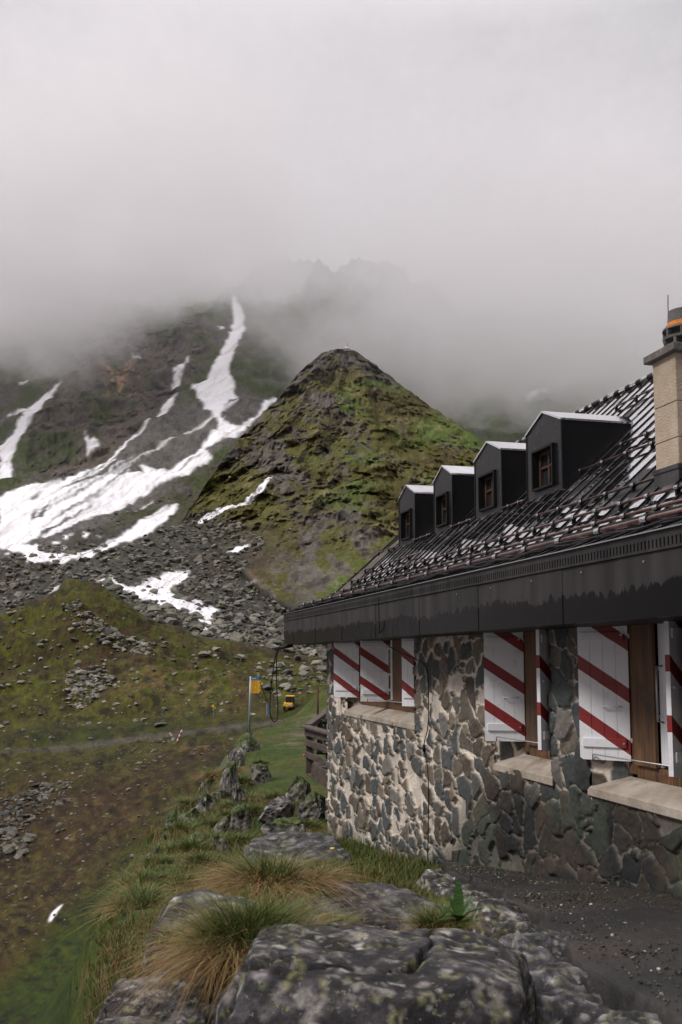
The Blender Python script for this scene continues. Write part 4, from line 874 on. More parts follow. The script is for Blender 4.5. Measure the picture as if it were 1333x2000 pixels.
_wh = ['furthest along, where it meets the wall', 'next to the grass fringe below the wall', 'beside the blotched rock', 'in the middle of the curve', 'behind the broad leaved plant side of the boulder', 'just past the middle of the curve', 'above the dark green gully tuft', 'near the bottom right corner', 'nearest the viewer at the bottom right corner', 'outside the corner']
for k_ in range(10):
    t_ = 2.4-.72*k_; q_ = P0+t_*HD-(lip_w(np.array(t_))-.10)*HN
    B.append(('rim_rock', (q_[0], q_[1], float(terr_z(t_))-.30), (.20+.05*(k_ % 3), .46, .25+.02*(k_ % 2)), 60+k_, 5, .25-.1*(k_ % 4), 3.2, .13, .75 if k_ < 6 else .5, 'dark rough rock under the terrace rim, '+_wh[k_], (0, .1)))
for nm_, c0, hf, sd, sb, ro, pw_, rg_, li, lb, ti in B:
    o = rock_mesh(nm_, c0, hf, sd, sb, ro, pw_, rg_, li, tilt=ti, base=(.036, .033, .034) if li > .5 else (.050, .048, .051)); tag(o, lb, 'rock')
# cliff outcrops along the ridge's left edge: (px, py centre, Y, half w, half h)
OUT = [(322,1640,14,.16,.34),(340,1602,16,.20,.26),(352,1650,13.6,.14,.22),(392,1640,13.2,.12,.34),(432,1650,12.5,.13,.40),(448,1600,14.5,.17,.34),(470,1590,15.5,.20,.30),
       (436,1545,21,.18,.50),(452,1505,24,.25,.70),(462,1462,31,.30,.75),(484,1452,35,.62,.42),(404,1560,19,.22,.3),(372,1592,17.5,.28,.22),(545,1572,17.0,.32,.30),(590,1535,18.5,.30,.38),(612,1562,17.6,.28,.30),
       (468,1545,19,.14,.42),(300,1668,12.2,.14,.22),(508,1500,25,.3,.35),(420,1700,9.8,.10,.16),(366,1700,10.2,.12,.14),(560,1612,13.5,.34,.2)]
names = ['craggy', 'jagged', 'leaning', 'split', 'mossy', 'pale topped']
spots = ['low on the cliff flank at the far left of the outcrop', 'above it on the cliff flank, left edge', 'just right of the lowest flank rocks', 'upright beside the dark heather patch', 'tall, directly left above the straw grass tuft',
 'behind the tall rock above the grass tuft', 'right of the split pair above the grass tuft', 'narrow, halfway up the cliff below the signpost', 'tall pillar below the signpost rocks', 'vertical face just below the crest by the signpost', 'rounded grey cap at the foot of the tall signpost',
 'small, on the flank left of the narrow pillar', 'flat, at the upper left of the flank', 'big tilted slab below the wooden railing', 'dark block under the wooden steps', 'by the hut corner under the railing', 'thin, right of the narrow pillar', 'lowest and furthest left on the flank', 'half buried in the grass right of the pillar', 'small, left of the pale ledge rock', 'tiny, left edge above the slab boulder', 'low and broad, between slab and hut corner']
for i, (px, py, Yv, hw, hh) in enumerate(OUT):
    p_ = gp(px, py, Yv); slab = i == 13; p_[2] -= hh*.35
    o = rock_mesh('outcrop_rock', tuple(p_), (hw, hw*1.1, hh), 30+i, 4, random.uniform(-.5, .5), 3.0, .15, .75 if not slab else .15, base=(.085, .08, .072) if not slab else (.11, .10, .097), tilt=(random.uniform(-.35, .1), (.5 if slab else random.uniform(-.25, .25))), moss=0 if slab else .85, cracks=.9, ncut=26, deep=.42, flat=True)
    tag(o, 'grey cliff rock, '+spots[i], 'rock', 'cliff rocks along the ridge edge')
# ------------------------------------------------------------------ grass
def blades(cx, ns, hgt, lean, droop, width, seg=4, r=None):
    """base points (n,3), heights, lean vectors (n,2) -> verts, faces of tapered ribbon blades"""
    n = len(cx); k = np.arange(seg+1)/seg; ld = lean/(np.linalg.norm(lean, axis=1, keepdims=True)+1e-9); side = np.stack([-ld[:, 1], ld[:, 0]], 1)
    rs = rng.normal(0, .9, n); ca, sa = np.cos(rs), np.sin(rs); side = np.stack([side[:, 0]*ca-side[:, 1]*sa, side[:, 0]*sa+side[:, 1]*ca], 1)
    hx = lean[:, None, :]*(k**1.6)[None, :, None]; z = hgt[:, None]*(k[None]-droop[:, None]*k[None]**2.4)
    ctr_ = np.concatenate([cx[:, None, :2]+hx, (cx[:, None, 2]+z)[..., None]], -1)
    wd = width[:, None]*(1-k[None]**1.5*.92); off = np.concatenate([side[:, None, :]*wd[..., None], np.zeros((n, seg+1, 1))], -1)
    V_ = np.stack([ctr_-off, ctr_+off], 2).reshape(-1, 3); b = (np.arange(n)*(seg+1)*2)[:, None]+(np.arange(seg)*2)[None]
    F_ = np.stack([b, b+1, b+3, b+2], -1).reshape(-1, 4); return V_, F_, np.tile(np.repeat(k, 2), n)
def blade_mat():
    m = vcol_mat('grass_blade', .6, 3, 0, .01, .1, .3); b = m.node_tree.nodes['Principled BSDF']
    b.inputs['Transmission Weight'].default_value = 0
    return m
M_blade = blade_mat()
GA, GB, GC, GD = np.array([.045, .078, .012]), np.array([.10, .135, .027]), np.array([.30, .195, .070]), np.array([.13, .075, .028])
def tuft(name, c0, R_, hgt, n, straw, lean=.78, droop=.45, label=None, group=None, wid=.0016, drift=(0, 0)):
    a = rng.uniform(0, 2*math.pi, n); r = R_*np.sqrt(rng.uniform(0, 1, n))*.55; base = np.stack([r*np.cos(a), r*np.sin(a), -.12*(r/R_)**2*hgt-.01+0*r], 1)
    ns_ = 11; sa_ = rng.uniform(0, 2*math.pi, ns_); sr_ = R_*.5*np.sqrt(rng.uniform(0, 1, ns_)); which = rng.integers(0, ns_, n); sc_ = rng.normal(0, R_*.13, (n, 2))
    base[:, 0] = sr_[which]*np.cos(sa_[which])+sc_[:, 0]; base[:, 1] = sr_[which]*np.sin(sa_[which])+sc_[:, 1]; r = np.hypot(base[:, 0], base[:, 1]); a = np.arctan2(base[:, 1]+sc_[:, 1]*1.5, base[:, 0]+sc_[:, 0]*1.5); r = np.clip(r, 0, R_*.55)
    out_ = (r/(R_*.55))**.8; l_ = lean*R_*(out_*.9+.25)*rng.uniform(.5, 1.3, n); le = np.stack([np.cos(a+rng.normal(0, .8, n))*l_+drift[0]*R_, np.sin(a+rng.normal(0, .8, n))*l_+drift[1]*R_], 1)
    hh = hgt*rng.uniform(.55, 1.15, n)*(1-.25*out_); isS = rng.uniform(0, 1, n) < straw*(.35+.9*out_); dr = np.where(isS, droop*rng.uniform(.8, 2.6, n), droop*rng.uniform(.1, 1.0, n))
    le = np.where(isS[:, None], le*1.25, le)
    V_, F_, k = blades(base, 4, hh, le, dr, np.full(n, wid)*rng.uniform(.5, 1.9, n))
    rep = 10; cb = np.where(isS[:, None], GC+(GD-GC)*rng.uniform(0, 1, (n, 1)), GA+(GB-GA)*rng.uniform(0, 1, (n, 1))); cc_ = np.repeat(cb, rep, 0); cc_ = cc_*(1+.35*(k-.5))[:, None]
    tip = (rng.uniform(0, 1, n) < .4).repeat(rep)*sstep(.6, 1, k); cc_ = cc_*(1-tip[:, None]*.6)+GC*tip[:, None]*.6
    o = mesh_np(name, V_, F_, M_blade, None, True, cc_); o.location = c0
    tag(o, label, 'grass tuft', group); return o
tuft('grass_tuft', (-.30, 3.55, -.99), .29, .27, 6500, .6, label='largest grass tuft, green above with drooping straw, on the foreground boulders', droop=.55, drift=(.12, -.25), wid=.0013)
tuft('grass_tuft', (-.14, 3.28, -.97), .15, .15, 1900, .6, label='straw and green tuft leaning against the right side of the largest tuft', droop=.6, drift=(.2, -.3), wid=.0013)
tuft('grass_tuft', (-.38, 5.75, -1.26), .36, .30, 4200, .8, label='broad straw coloured grass tuft behind the pale ledge rock', droop=.6, wid=.0017)
tuft('grass_tuft', (-.12, 5.95, -1.30), .26, .22, 2000, .8, label='straw fringe at the right of the broad straw coloured tuft', droop=.7, wid=.0017)
tuft('grass_tuft', (.46, 5.55, -1.42), .22, .20, 1200, .3, label='fine pale green tuft left of the broad leaved plant', wid=.0015)
tuft('grass_tuft', (.62, 5.3, -1.50), .14, .13, 500, .5, label='low tuft behind the broad leaved plant', wid=.0014)
tuft('grass_tuft', (.70, 4.75, -1.62), .13, .10, 450, .8, label='straw tuft in the gap right of the large lichen boulder', droop=.8, wid=.0015)
tuft('grass_tuft', (.80, 4.35, -1.68), .18, .15, 700, .15, label='dark green tuft in the gully by the terrace rim', wid=.0016)
tuft('grass_tuft', (.68, 3.75, -1.72), .20, .14, 700, .75, label='trailing straw tuft between boulder and terrace rim', droop=.9, wid=.0015)
tuft('grass_tuft', (.86, 3.45, -1.78), .22, .15, 700, .1, label='deep green tuft at the bottom right below the terrace rim', wid=.0016)
for k_, (t_, ho, st, lb) in enumerate(((1.6, .10, .3, 'small tuft on the far part of the terrace rim'), (.6, .12, .6, 'straw tuft halfway along the terrace rim'), (-.5, .13, .2, 'green tuft under the middle of the terrace rim'), (-1.4, .15, .5, 'mixed tuft on the bank below the terrace rim'), (-2.2, .17, .15, 'dense green tuft on the bank below the rim, near the bottom edge'), (-3.0, .16, .6, 'dry tuft on the bank closest to the bottom right corner'))):
    q_ = P0+t_*HD-(lip_w(np.array(t_))-.24)*HN; tuft('grass_tuft', (q_[0], q_[1], float(terr_z(t_))-.27), .2, ho+.06, 900, st, label=lb, wid=.0016)
tuft('grass_tuft', (.40, 4.05, -1.05), .15, .13, 900, .35, label='fine tuft at the back edge of the boulder, left of the broad leaved plant', wid=.0013)
tuft('grass_tuft', (-.66, 4.15, -1.12), .13, .10, 400, .2, label='short green tuft on the left end of the slab boulder', wid=.0014)
tuft('grass_tuft', (-.02, 4.85, -1.24), .12, .08, 500, .2, label='small mossy tuft on the rock behind the large boulder', wid=.0014)
edge_sp = [(352,1700,9.5),(395,1680,10.5),(380,1655,12.5),(418,1620,14),(405,1590,16),(350,1620,15),(440,1570,17),(470,1620,13),(500,1560,17.5),(520,1600,15),(575,1590,15.5),(600,1575,16.5),(560,1530,20),
 (425,1530,21),(455,1480,27),(420,1490,27),(470,1500,25),(510,1470,30),(385,1545,20),(365,1570,18),(490,1530,21),(540,1555,19),(625,1600,15),(455,1555,19),(430,1585,16),(335,1660,12.5),(310,1690,11),(280,1735,9.5),(262,1760,8.6),(296,1740,8.4)]
wh = ['by the small rocks', 'on the rounded brow', 'above a dark heather patch', 'beside an upright rock', 'hanging over the flank', 'low on the flank', 'under the narrow pillar', 'left of the broad straw tuft', 'left of the tilted slab', 'in front of the tilted slab', 'right of the tilted slab', 'below the wooden railing', 'on the lawn edge above the slab', 'left of the tall pillar', 'just below the crest by the signpost', 'furthest left near the crest', 'right of the tall pillar', 'on the lawn below the signpost', 'halfway along the flank', 'in the hollow of the flank', 'below the lawn', 'near the dark block', 'at the foot of the hut corner', 'between two thin rocks', 'over the tall rock', 'at the lower left end of the flank', 'lowest on the flank', 'at the edge above the green slope', 'nearest the slab boulder on the left', 'between slab boulder and flank']
for i, (px, py, Yv) in enumerate(edge_sp):
    P = gp(px, py, Yv); st = rng.uniform(.15, .8)
    zg = float(ridge_h(P[0], P[1])); z_ = min(max(zg, P[2]-.35), P[2]+.3)
    tuft('grass_tuft', (P[0], P[1], z_), rng.uniform(.22, .38)*(.7+Yv/40), rng.uniform(.20, .34)*(.7+Yv/50), 900, st, label=('straw coloured' if st > .5 else 'green')+' tuft on the ridge edge, '+wh[i], group='grass tufts along the ridge edge', wid=.0035*(.5+Yv/25), droop=.6)
# carpet of short grass
def carpet():
    n = 150000; Y_ = np.exp(rng.uniform(math.log(3.6), math.log(48), n)); px = rng.uniform(120, 1000, n); X_ = (px-PPX)/1955*Y_
    pt, pw_ = (X_-P0[0])*HD[0]+(Y_-P0[1])*HD[1], -((X_-P0[0])*HN[0]+(Y_-P0[1])*HN[1])
    k = (pw_ < -.05)&(xe(Y_)-X_ < .8)&~((pt < 3.2)&(pw_ > lip_w(pt)-.02))&(fbm(X_/.8, Y_/.8, 0, 4, 95) > -.45)
    X_, Y_ = X_[k], Y_[k]; n = len(X_); Z_ = ridge_h(X_, Y_); gr = fbm(X_/1.1, Y_/1.1, 0, 4, 96)
    hh = rng.uniform(.05, .13, n)*(.6+Y_/22); le = rng.normal(0, .045, (n, 2))*(.6+Y_/22)[:, None]
    V_, F_, kk = blades(np.stack([X_, Y_, Z_-.01], 1), 2, hh, le, rng.uniform(0, .3, n), (.0010+.00028*Y_), seg=2)
    st = (rng.uniform(0, 1, n) < np.clip(.18+.6*gr+.35*sstep(-1, .2, xe(Y_)-X_), .05, .9)); cb = np.where(st[:, None], GC*.75+(GD-GC)*rng.uniform(0, 1, (n, 1))*.8, GA+(GB-GA)*rng.uniform(0, 1, (n, 1))*.9)
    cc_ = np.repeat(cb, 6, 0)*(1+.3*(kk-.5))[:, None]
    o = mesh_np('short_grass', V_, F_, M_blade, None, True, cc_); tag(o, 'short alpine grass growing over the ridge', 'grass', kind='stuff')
carpet()
# ------------------------------------------------------------------ boulders and stones on the slopes
HPXp, HPYp = w2pix(HILLW); PPXp, PPYp = w2pix(PEAKW)
def sample(px, py):
    """first surface seen at each surveyed point"""
    out_ = np.full((len(px), 3), np.nan); dist = np.full(len(px), 1e9)
    for W_, PYp, cx0, cx1, nr0 in ((HILLW, HPYp, HPX[0, 0], HPX[0, -1], 200), (PEAKW, PPYp, PPXg[0, 0], PPXg[0, -1], 0)):
        ci = np.round((px-cx0)/(cx1-cx0)*(W_.shape[1]-1)).astype(int)
        for i in range(len(px)):
            if not 0 <= ci[i] < W_.shape[1]: continue
            k = np.nonzero(PYp[nr0:, ci[i]] <= py[i])[0]
            if len(k):
                P = W_[nr0+k[0], ci[i]]
                if P[1] < dist[i]: dist[i] = P[1]; out_[i] = P
    return out_
def hull_rock(seed, n=13, flat=.62):
    r_ = np.random.default_rng(seed); bm = bmesh.new()
    for _ in range(n):
        v = r_.normal(size=3); v /= np.linalg.norm(v); v *= r_.uniform(.8, 1.0); bm.verts.new((v[0]*1.15, v[1]*.9, v[2]*flat))
    h = bmesh.ops.convex_hull(bm, input=bm.verts); bmesh.ops.delete(bm, geom=[g for g in h['geom_interior'] if isinstance(g, bmesh.types.BMVert)], context='VERTS')
    bmesh.ops.triangulate(bm, faces=bm.faces); bm.verts.index_update(); V_ = np.array([v.co[:] for v in bm.verts]); F_ = np.array([[v.index for v in f.verts] for f in bm.faces]); bm.free(); return V_, F_
TEMPL = [hull_rock(s, 10+s % 6, .45+.05*(s % 6)) for s in range(14)]
# fields: polygon in survey pixels, count, (min,max) width in survey px, size power, colour scale, seat
FIELDS = [
 ([(0,1090),(110,1070),(230,1062),(330,1030),(400,1005),(470,1020),(520,1060),(470,1130),(560,1190),(640,1190),(640,1250),(560,1260),(520,1300),(440,1290),(360,1260),(300,1215),(230,1160),(130,1150),(60,1200),(0,1230)], 6500, 3, 26, 3.2, 1.0),
 ([(180,1150),(300,1150),(440,1200),(420,1260),(340,1240),(250,1190)], 420, 6, 42, 2.6, 1.1),
 ([(370,1190),(470,1200),(640,1180),(640,1300),(520,1330),(430,1290),(380,1250)], 1300, 4, 34, 3.0, 1.15),
 ([(20,1060),(60,1040),(240,1000),(420,950),(300,1000),(160,1075),(40,1110)], 260, 3, 14, 3.0, .8),
 ([(130,1320),(150,1305),(200,1300),(225,1325),(200,1360),(160,1390),(130,1375)], 330, 5, 22, 2.0, 1.25),
 ([(120,1180),(160,1190),(240,1240),(330,1265),(300,1285),(220,1270),(150,1230)], 260, 4, 26, 2.4, 1.25),
 ([(0,1180),(140,1160),(300,1230),(480,1290),(640,1330),(640,1380),(520,1385),(300,1420),(100,1440),(0,1440)], 900, 2.5, 18, 3.2, 1.3),
 ([(60,1530),(140,1530),(130,1570),(70,1600),(20,1640),(0,1660),(0,1560),(30,1560)], 330, 5, 24, 2.2, .8),
 ([(0,1600),(60,1600),(70,1640),(30,1690),(0,1700)], 90, 6, 34, 2.0, .8),
 ([(0,1440),(460,1440),(440,1480),(330,1600),(200,1740),(60,1860),(0,1900)], 800, 2.5, 15, 3.4, 1.05),
 ([(500,1290),(640,1270),(640,1340),(560,1370),(510,1350)], 160, 4, 36, 2.4, 1.3),
 ([(240,1440),(320,1445),(330,1500),(270,1510)], 70, 4, 16, 2.4, .9),
 ([(420,900),(560,860),(760,820),(700,1000),(560,1160),(470,1120)], 420, 2.5, 10, 3.2, 1.2),
]
rk = []
for fi, (poly, n, s0, s1, pw_, cs_) in enumerate(FIELDS):
    P_ = np.array(poly, float); lo, hi_ = P_.min(0), P_.max(0); pts = []
    while len(pts) < n:
        q = rng.uniform(lo, hi_, (n*3, 2)); q = q[inpoly(q[:, 0], q[:, 1], poly)]; pts += list(q)
    pts = np.array(pts[:n]); sz_ = s0+(s1-s0)*rng.uniform(0, 1, n)**(pw_*1.6)
    W_ = sample(pts[:, 0], pts[:, 1]); ok = ~np.isnan(W_[:, 0])
    hillrow = W_[:, 1] < 205
    if fi in (0, 1, 2, 3): ok &= ~hillrow
    if fi in (4, 5, 6): ok &= hillrow
    sn_ = np.zeros(len(pts), bool)
    for pp_ in SNOWP: sn_ |= inpoly(pts[:, 0], pts[:, 1], pp_)
    ok &= ~(sn_ & (rng.uniform(0, 1, len(pts)) < .88))
    for p_, w_, s_ in zip(pts[ok], W_[ok], sz_[ok]): rk.append((s_, w_, s_*w_[1]/1955*.5, fi, cs_, p_))
big_ = [(40,1262,150,34),(585,1210,0,0)]
BIGS = [(210,1133,34,'largest boulder standing above the snow behind the mossy knoll'),(378,1214,50,'big grey boulder at the lower end of the snow patch'),(145,1248,22,'upright pale boulder on the face of the mossy knoll'),(160,1308,34,'slab topping the stone heap on the knoll'),
        (420,1262,40,'broad pale boulder under the talus right of the knoll'),(400,1275,30,'boulder just left of the broad pale one below the talus'),(470,1280,36,'flat boulder in line with the signpost top'),(555,1335,34,'wide flat boulder up the slope behind the hanging cable'),(315,1411,34,'long flat pale slab at the upper edge of the gravel road'),
        (20,1652,36,'dark rounded boulder low in the left gully'),(58,1637,28,'grey boulder in the left gully beside the dark one'),(14,1462,18,'small dark boulder below the road at the left edge'),(268,1326,14,'small round boulder on the grassy brow of the knoll'),(20,1198,24,'grey boulder on the far left behind the mossy knoll')]
def rock_rot():
    a, b, c = rng.uniform(-.35, .35), rng.uniform(-.35, .35), rng.uniform(0, 6.28)
    return np.array(Matrix.Rotation(c, 3, 'Z') @ Matrix.Rotation(a, 3, 'X') @ Matrix.Rotation(b, 3, 'Y'))
M_fieldrock = vcol_mat('field_rock', .9, 3.0, .6, .12, .30, .2, 2.2)
FRC = np.array([[.155,.150,.120],[.19,.18,.145],[.115,.11,.095],[.21,.195,.165],[.085,.085,.075],[.17,.165,.125]])*.92
rk.sort(key=lambda r: -r[0]); ind, rest = rk[:270], rk[270:]
loc = {0:'in the boulder field below the snow', 1:'among the snow patches', 2:'on the talus right of the snow', 3:'in the snow field', 4:'in the heap on the knoll', 5:'on the knoll face', 6:'on the grassy knoll', 7:'in the left gully', 8:'low in the left gully', 9:'on the brown slope', 10:'behind the signpost', 11:'below the road', 12:'on the rocky peak'}
tm_cache = {}
def place_rock(w_, r_, label, group, cs_=1.0, name='boulder', sq=1.0):
    ti = int(rng.integers(0, 14)); ci = int(rng.integers(0, 6)); key = (ti, ci, round(cs_, 1))
    if key not in tm_cache:
        V_, F_ = TEMPL[ti]; o = mesh_np(name, V_, F_, M_fieldrock, None, False, np.broadcast_to(FRC[ci]*cs_, V_.shape)); tm_cache[key] = o.data
    else: o = bpy.data.objects.new(name, tm_cache[key]); COL.objects.link(o)
    o.location = tuple(w_+np.array([0, 0, r_*.12])); o.scale = (r_, r_, r_*sq); o.rotation_euler = (rng.uniform(-.3, .3), rng.uniform(-.3, .3), rng.uniform(0, 6.28))
    tag(o, label, 'boulder', group); return o
for px, py, s_, lb in BIGS:
    W_ = sample(np.array([px*1.0]), np.array([py+s_*.25]))[0]
    if not np.isnan(W_[0]): place_rock(W_, s_*W_[1]/1955*.52, lb, None, .8 if 'dark' in lb else 1.15, sq=.85 if s_ < 30 or 'largest' in lb else .6)
for s_, w_, r_, fi, cs_, p_ in ind:
    place_rock(w_, r_, 'loose angular grey stone lying '+loc[fi], 'stones '+loc[fi], cs_)
VV, FF, CCc, b0 = [], [], [], 0
for s_, w_, r_, fi, cs_, p_ in rest:
    V_, F_ = TEMPL[int(rng.integers(0, 14))]; q = (V_*r_)@rock_rot().T+w_+np.array([0, 0, r_*.1]); VV.append(q); FF.append(F_+b0); b0 += len(V_)
    CCc.append(np.broadcast_to(FRC[int(rng.integers(0, 6))]*cs_*rng.uniform(.75, 1.2), V_.shape))
o = mesh_np('scree', np.concatenate(VV), np.concatenate(FF), M_fieldrock, None, False, np.concatenate(CCc)); tag(o, 'countless small grey stones of the scree below the snow fields', 'scree', kind='stuff')
# pebbles on the terrace
VV, FF, CCc, b0 = [], [], [], 0
for _ in range(9000):
    t_ = rng.uniform(-5, 3); w_ = lip_w(t_)*rng.uniform(.05, .98); r_ = .004+.012*rng.uniform()**3; V_, F_ = TEMPL[int(rng.integers(0, 14))]
    q = (V_*r_)@rock_rot().T+P0+t_*HD-w_*HN+np.array([0, 0, terr_z(t_)+.004]); VV.append(q); FF.append(F_+b0); b0 += len(V_); CCc.append(np.broadcast_to(FRC[int(rng.integers(0, 6))]*(1.9 if rng.uniform() < .06 else .38), V_.shape))
o = mesh_np('gravel', np.concatenate(VV), np.concatenate(FF), M_fieldrock, None, False, np.concatenate(CCc)); tag(o, 'loose gravel strewn on the dark terrace', 'gravel', kind='stuff')
# ------------------------------------------------------------------ small man-made things
M_steel = noise_mat('post_steel', (.22, .23, .24), (.36, .37, .38), 20, (.4, .6), .6)
M_yel = mat('sign_yellow', (.95, .50, .008), .5); M_blue = mat('sign_blue', (.06, .19, .42), .5); M_swhite = mat('sign_white', (.78, .78, .76), .5); M_sred = mat('barrier_red', (.62, .05, .03), .5)
M_ink = mat('sign_print', (.05, .05, .04), .6); M_gsign = mat('sign_green', (.05, .25, .08), .5)
def ground(px, py, Y): return gp(px, py, Y)
# tall signpost at the crest
b = gp(487, 1442, 38); top = gp(491, 1321, 38); root = empty('hiking_signpost', tuple(b)); tag(root, 'tall steel hiking signpost with a yellow board and blue header on the ridge crest', 'signpost')
sc = 38/1944
m = MB(); m.tube([b-[0, 0, .3], b+[(top-b)[0]*.5, 0, (top-b)[2]*.5], top], .05, 10); m.build('pole', M_steel, root, smooth=True)
def panel(name, px0, py0, px1, py1, Y, mt, par, d_=.02, arrows=None):
    A, B_ = gp(px0, py0, Y), gp(px1, py1, Y); m = MB(); y0, y1 = Y-d_, Y+d_
    x0, x1, z0, z1 = A[0], B_[0], B_[2], A[2]
    n_ = arrows or 0
    if n_:
        h_ = (z1-z0)/n_
        for k in range(n_):
            za, zb = z1-(k+1)*h_+.004, z1-k*h_-.004; tip = x1+(.075 if k % 3 != 1 else .0)
            m.add([(x0, y0, za), (x1, y0, za), (tip, y0, (za+zb)/2), (x1, y0, zb), (x0, y0, zb), (x0, y1, za), (x1, y1, za), (tip, y1, (za+zb)/2), (x1, y1, zb), (x0, y1, zb)], [(0, 1, 2, 3, 4), (9, 8, 7, 6, 5), (0, 5, 6, 1), (1, 6, 7, 2), (2, 7, 8, 3), (3, 8, 9, 4), (4, 9, 5, 0)])
    else: m.box(((x0+x1)/2, Y, (z0+z1)/2), ((x1-x0)/2, 0, 0), (0, d_, 0), (0, 0, (z1-z0)/2))
    return m.build(name, mt, par)
bd = panel('sign_board', 492, 1329, 507, 1354, 37.93, M_yel, root, .02, 8)
panel('blue_header', 492, 1322.5, 507, 1328.2, 37.93, M_blue, root)
ink = MB()
for k in range(8):
    A = gp(493.2, 1329.2+k*3.12+1.1, 37.9)
    x_ = A[0]; rr = random.Random(k)
    for wd_ in (rr.uniform(.03, .06), rr.uniform(.02, .06)): ink.box((x_+wd_/2, 37.905, A[2]), (wd_/2, 0, 0), (0, .002, 0), (0, 0, .006)); x_ += wd_+.02
    ink.box((gp(502.5, 1340, 37.9)[0], 37.905, A[2]), (.018, 0, 0), (0, .002, 0), (0, 0, .006))
ink.build('lettering', M_ink, bd)
ink = MB(); A = gp(493.3, 1325.4, 37.9)
for k in range(5): ink.box((A[0]+.025+k*.028, 37.905, A[2]), (.010, 0, 0), (0, .002, 0), (0, 0, .012))
ink.build('header_lettering', M_swhite, bd)
panel('white_arrow', 490, 1392.5, 496.5, 1396.5, 37.93, M_swhite, root, .02, 1); panel('green_mark', 491, 1393.4, 493, 1395.4, 37.9, M_gsign, root, .005)
panel('side_board', 489.5, 1356, 491.6, 1392, 38.06, M_steel, root, .012); panel('side_board', 489.8, 1360, 491.8, 1372, 38.03, M_yel, root, .012)
# second signpost across the road
W_ = sample(np.array([418.]), np.array([1403.]))[0]; Yd = float(W_[1]); root = empty('small_signpost', tuple(W_)); tag(root, 'small distant signpost with yellow arrows on the grassy bank across the road', 'signpost')
m = MB(); t_ = gp(419, 1375, Yd); m.tube([W_-[0, 0, .2], t_], .05, 8); m.build('pole', M_steel, root)
panel('arrow_board', 414.5, 1376.5, 419.5, 1381.5, Yd-.08, M_yel, root); panel('lower_board', 419, 1381.7, 422.5, 1383.2, Yd-.08, M_yel, root); panel('blue_board', 419, 1383.3, 422.5, 1384.8, Yd-.08, M_blue, root); panel('white_board', 416.6, 1384.6, 418.2, 1386.6, Yd-.08, M_swhite, root)
# red and white bar leaning by the road, small marker beside it
def bar(name, a, b_, Yd_, r, n_, lb, first=1):
    A, B_ = gp(*a, Yd_), gp(*b_, Yd_); root = empty(name, tuple(B_)); tag(root, lb, 'road marker')
    for k in range(n_):
        p_, q_ = A+(B_-A)*k/n_, A+(B_-A)*(k+1)/n_; m = MB(); m.tube([p_, q_], r, 8); m.build('white_band' if k % 2 == first else 'red_band', M_swhite if k % 2 == first else M_sred, root)
    return root
Yb = float(sample(np.array([350.]), np.array([1445.]))[0][1])-2
r_ = bar('marker_bar', (356.5, 1426), (345.5, 1451), Yb, .08, 6, 'red and white striped bar leaning beside the gravel road', 0)
m = MB(); m.tube([gp(352.3, 1412, Yb+.3), gp(351.8, 1444, Yb+.3)], .035, 6); m.build('stake', M_oldwood, r_)
bar('marker_board', (332, 1432), (336, 1436.5), Yb+1, .1, 3, 'short red and white marker at the left of the striped bar', 0)
# grey posts behind the hanging cable, with a guy wire
for i, (x_, lb) in enumerate(((523, 'grey metal post holding the guy wire behind the hanging cable'), (526.5, 'bluish slimmer post right beside the guy wire post'))):
    m = MB(); m.tube([gp(x_, 1397, 62), gp(x_, 1372+i*5, 62)], .06 if i == 0 else .045, 8); o = m.build('metal_post', M_steel if i == 0 else M_blue); tag(o, lb, 'post')
m = MB(); m.tube([gp(508, 1321, 60), gp(508.5, 1332, 60), gp(524, 1374, 61.9)], .022, 6); o = m.build('guy_wire', M_black); tag(o, 'dark slanting wire running down to the grey post', 'wire')
# ---- yellow wheel loader seen between the mounds
Yl = float(sample(np.array([569.]), np.array([1386.]))[0][1]); o0 = gp(569, 1386, Yl); root = empty('wheel_loader', tuple(o0)); tag(root, 'small yellow wheel loader with a dark glass cab parked beyond the grass path', 'loader')
def lb_(name, px0, py0, px1, py1, d0, d1, mt, par, bev=.03):
    A, B_ = gp(px0, py0, Yl), gp(px1, py1, Yl); m = MB(); m.box(((A[0]+B_[0])/2, Yl+(d0+d1)/2, (A[2]+B_[2])/2), ((B_[0]-A[0])/2, 0, 0), (0, (d1-d0)/2, 0), (0, 0, (A[2]-B_[2])/2)); return m.build(name, mt, par, bevel=bev)
M_lyel = mat('loader_yellow', (.75, .40, .03), .45); M_tyre = mat('tyre_rubber', (.02, .02, .02), .9)
lb_('cab_roof', 559, 1358.5, 576.5, 1360.6, -.7, .9, M_lyel, root); cab = lb_('cab', 560, 1360.7, 575.8, 1375, -.6, .8, M_glass, root)
for x_ in (559.6, 567, 575.2): lb_('cab_pillar', x_, 1360.7, x_+1.1, 1375, -.66, -.61, M_black, root, 0)
lb_('body', 560, 1372, 574, 1381, -1.0, 2.4, M_lyel, root, .08); lb_('white_panel', 564, 1375.5, 570, 1377.2, -1.06, -1.01, M_swhite, root, 0)
lb_('mudguard', 555.6, 1371, 561.5, 1379.5, -.9, .3, M_lyel, root, .1)
for x_ in (556.5, 576):
    c_ = gp(x_, 1383, Yl-.5)
    for dy in (0, 2.2):
        m = MB(); m.tube([c_+[-.13, dy, 0], c_+[.13, dy, 0]], .30, 18); w_ = m.build('wheel', M_tyre, root); m = MB(); m.tube([c_+[-.14, dy, 0], c_+[.14, dy, 0]], .13, 12); m.build('rim', M_lyel, w_)
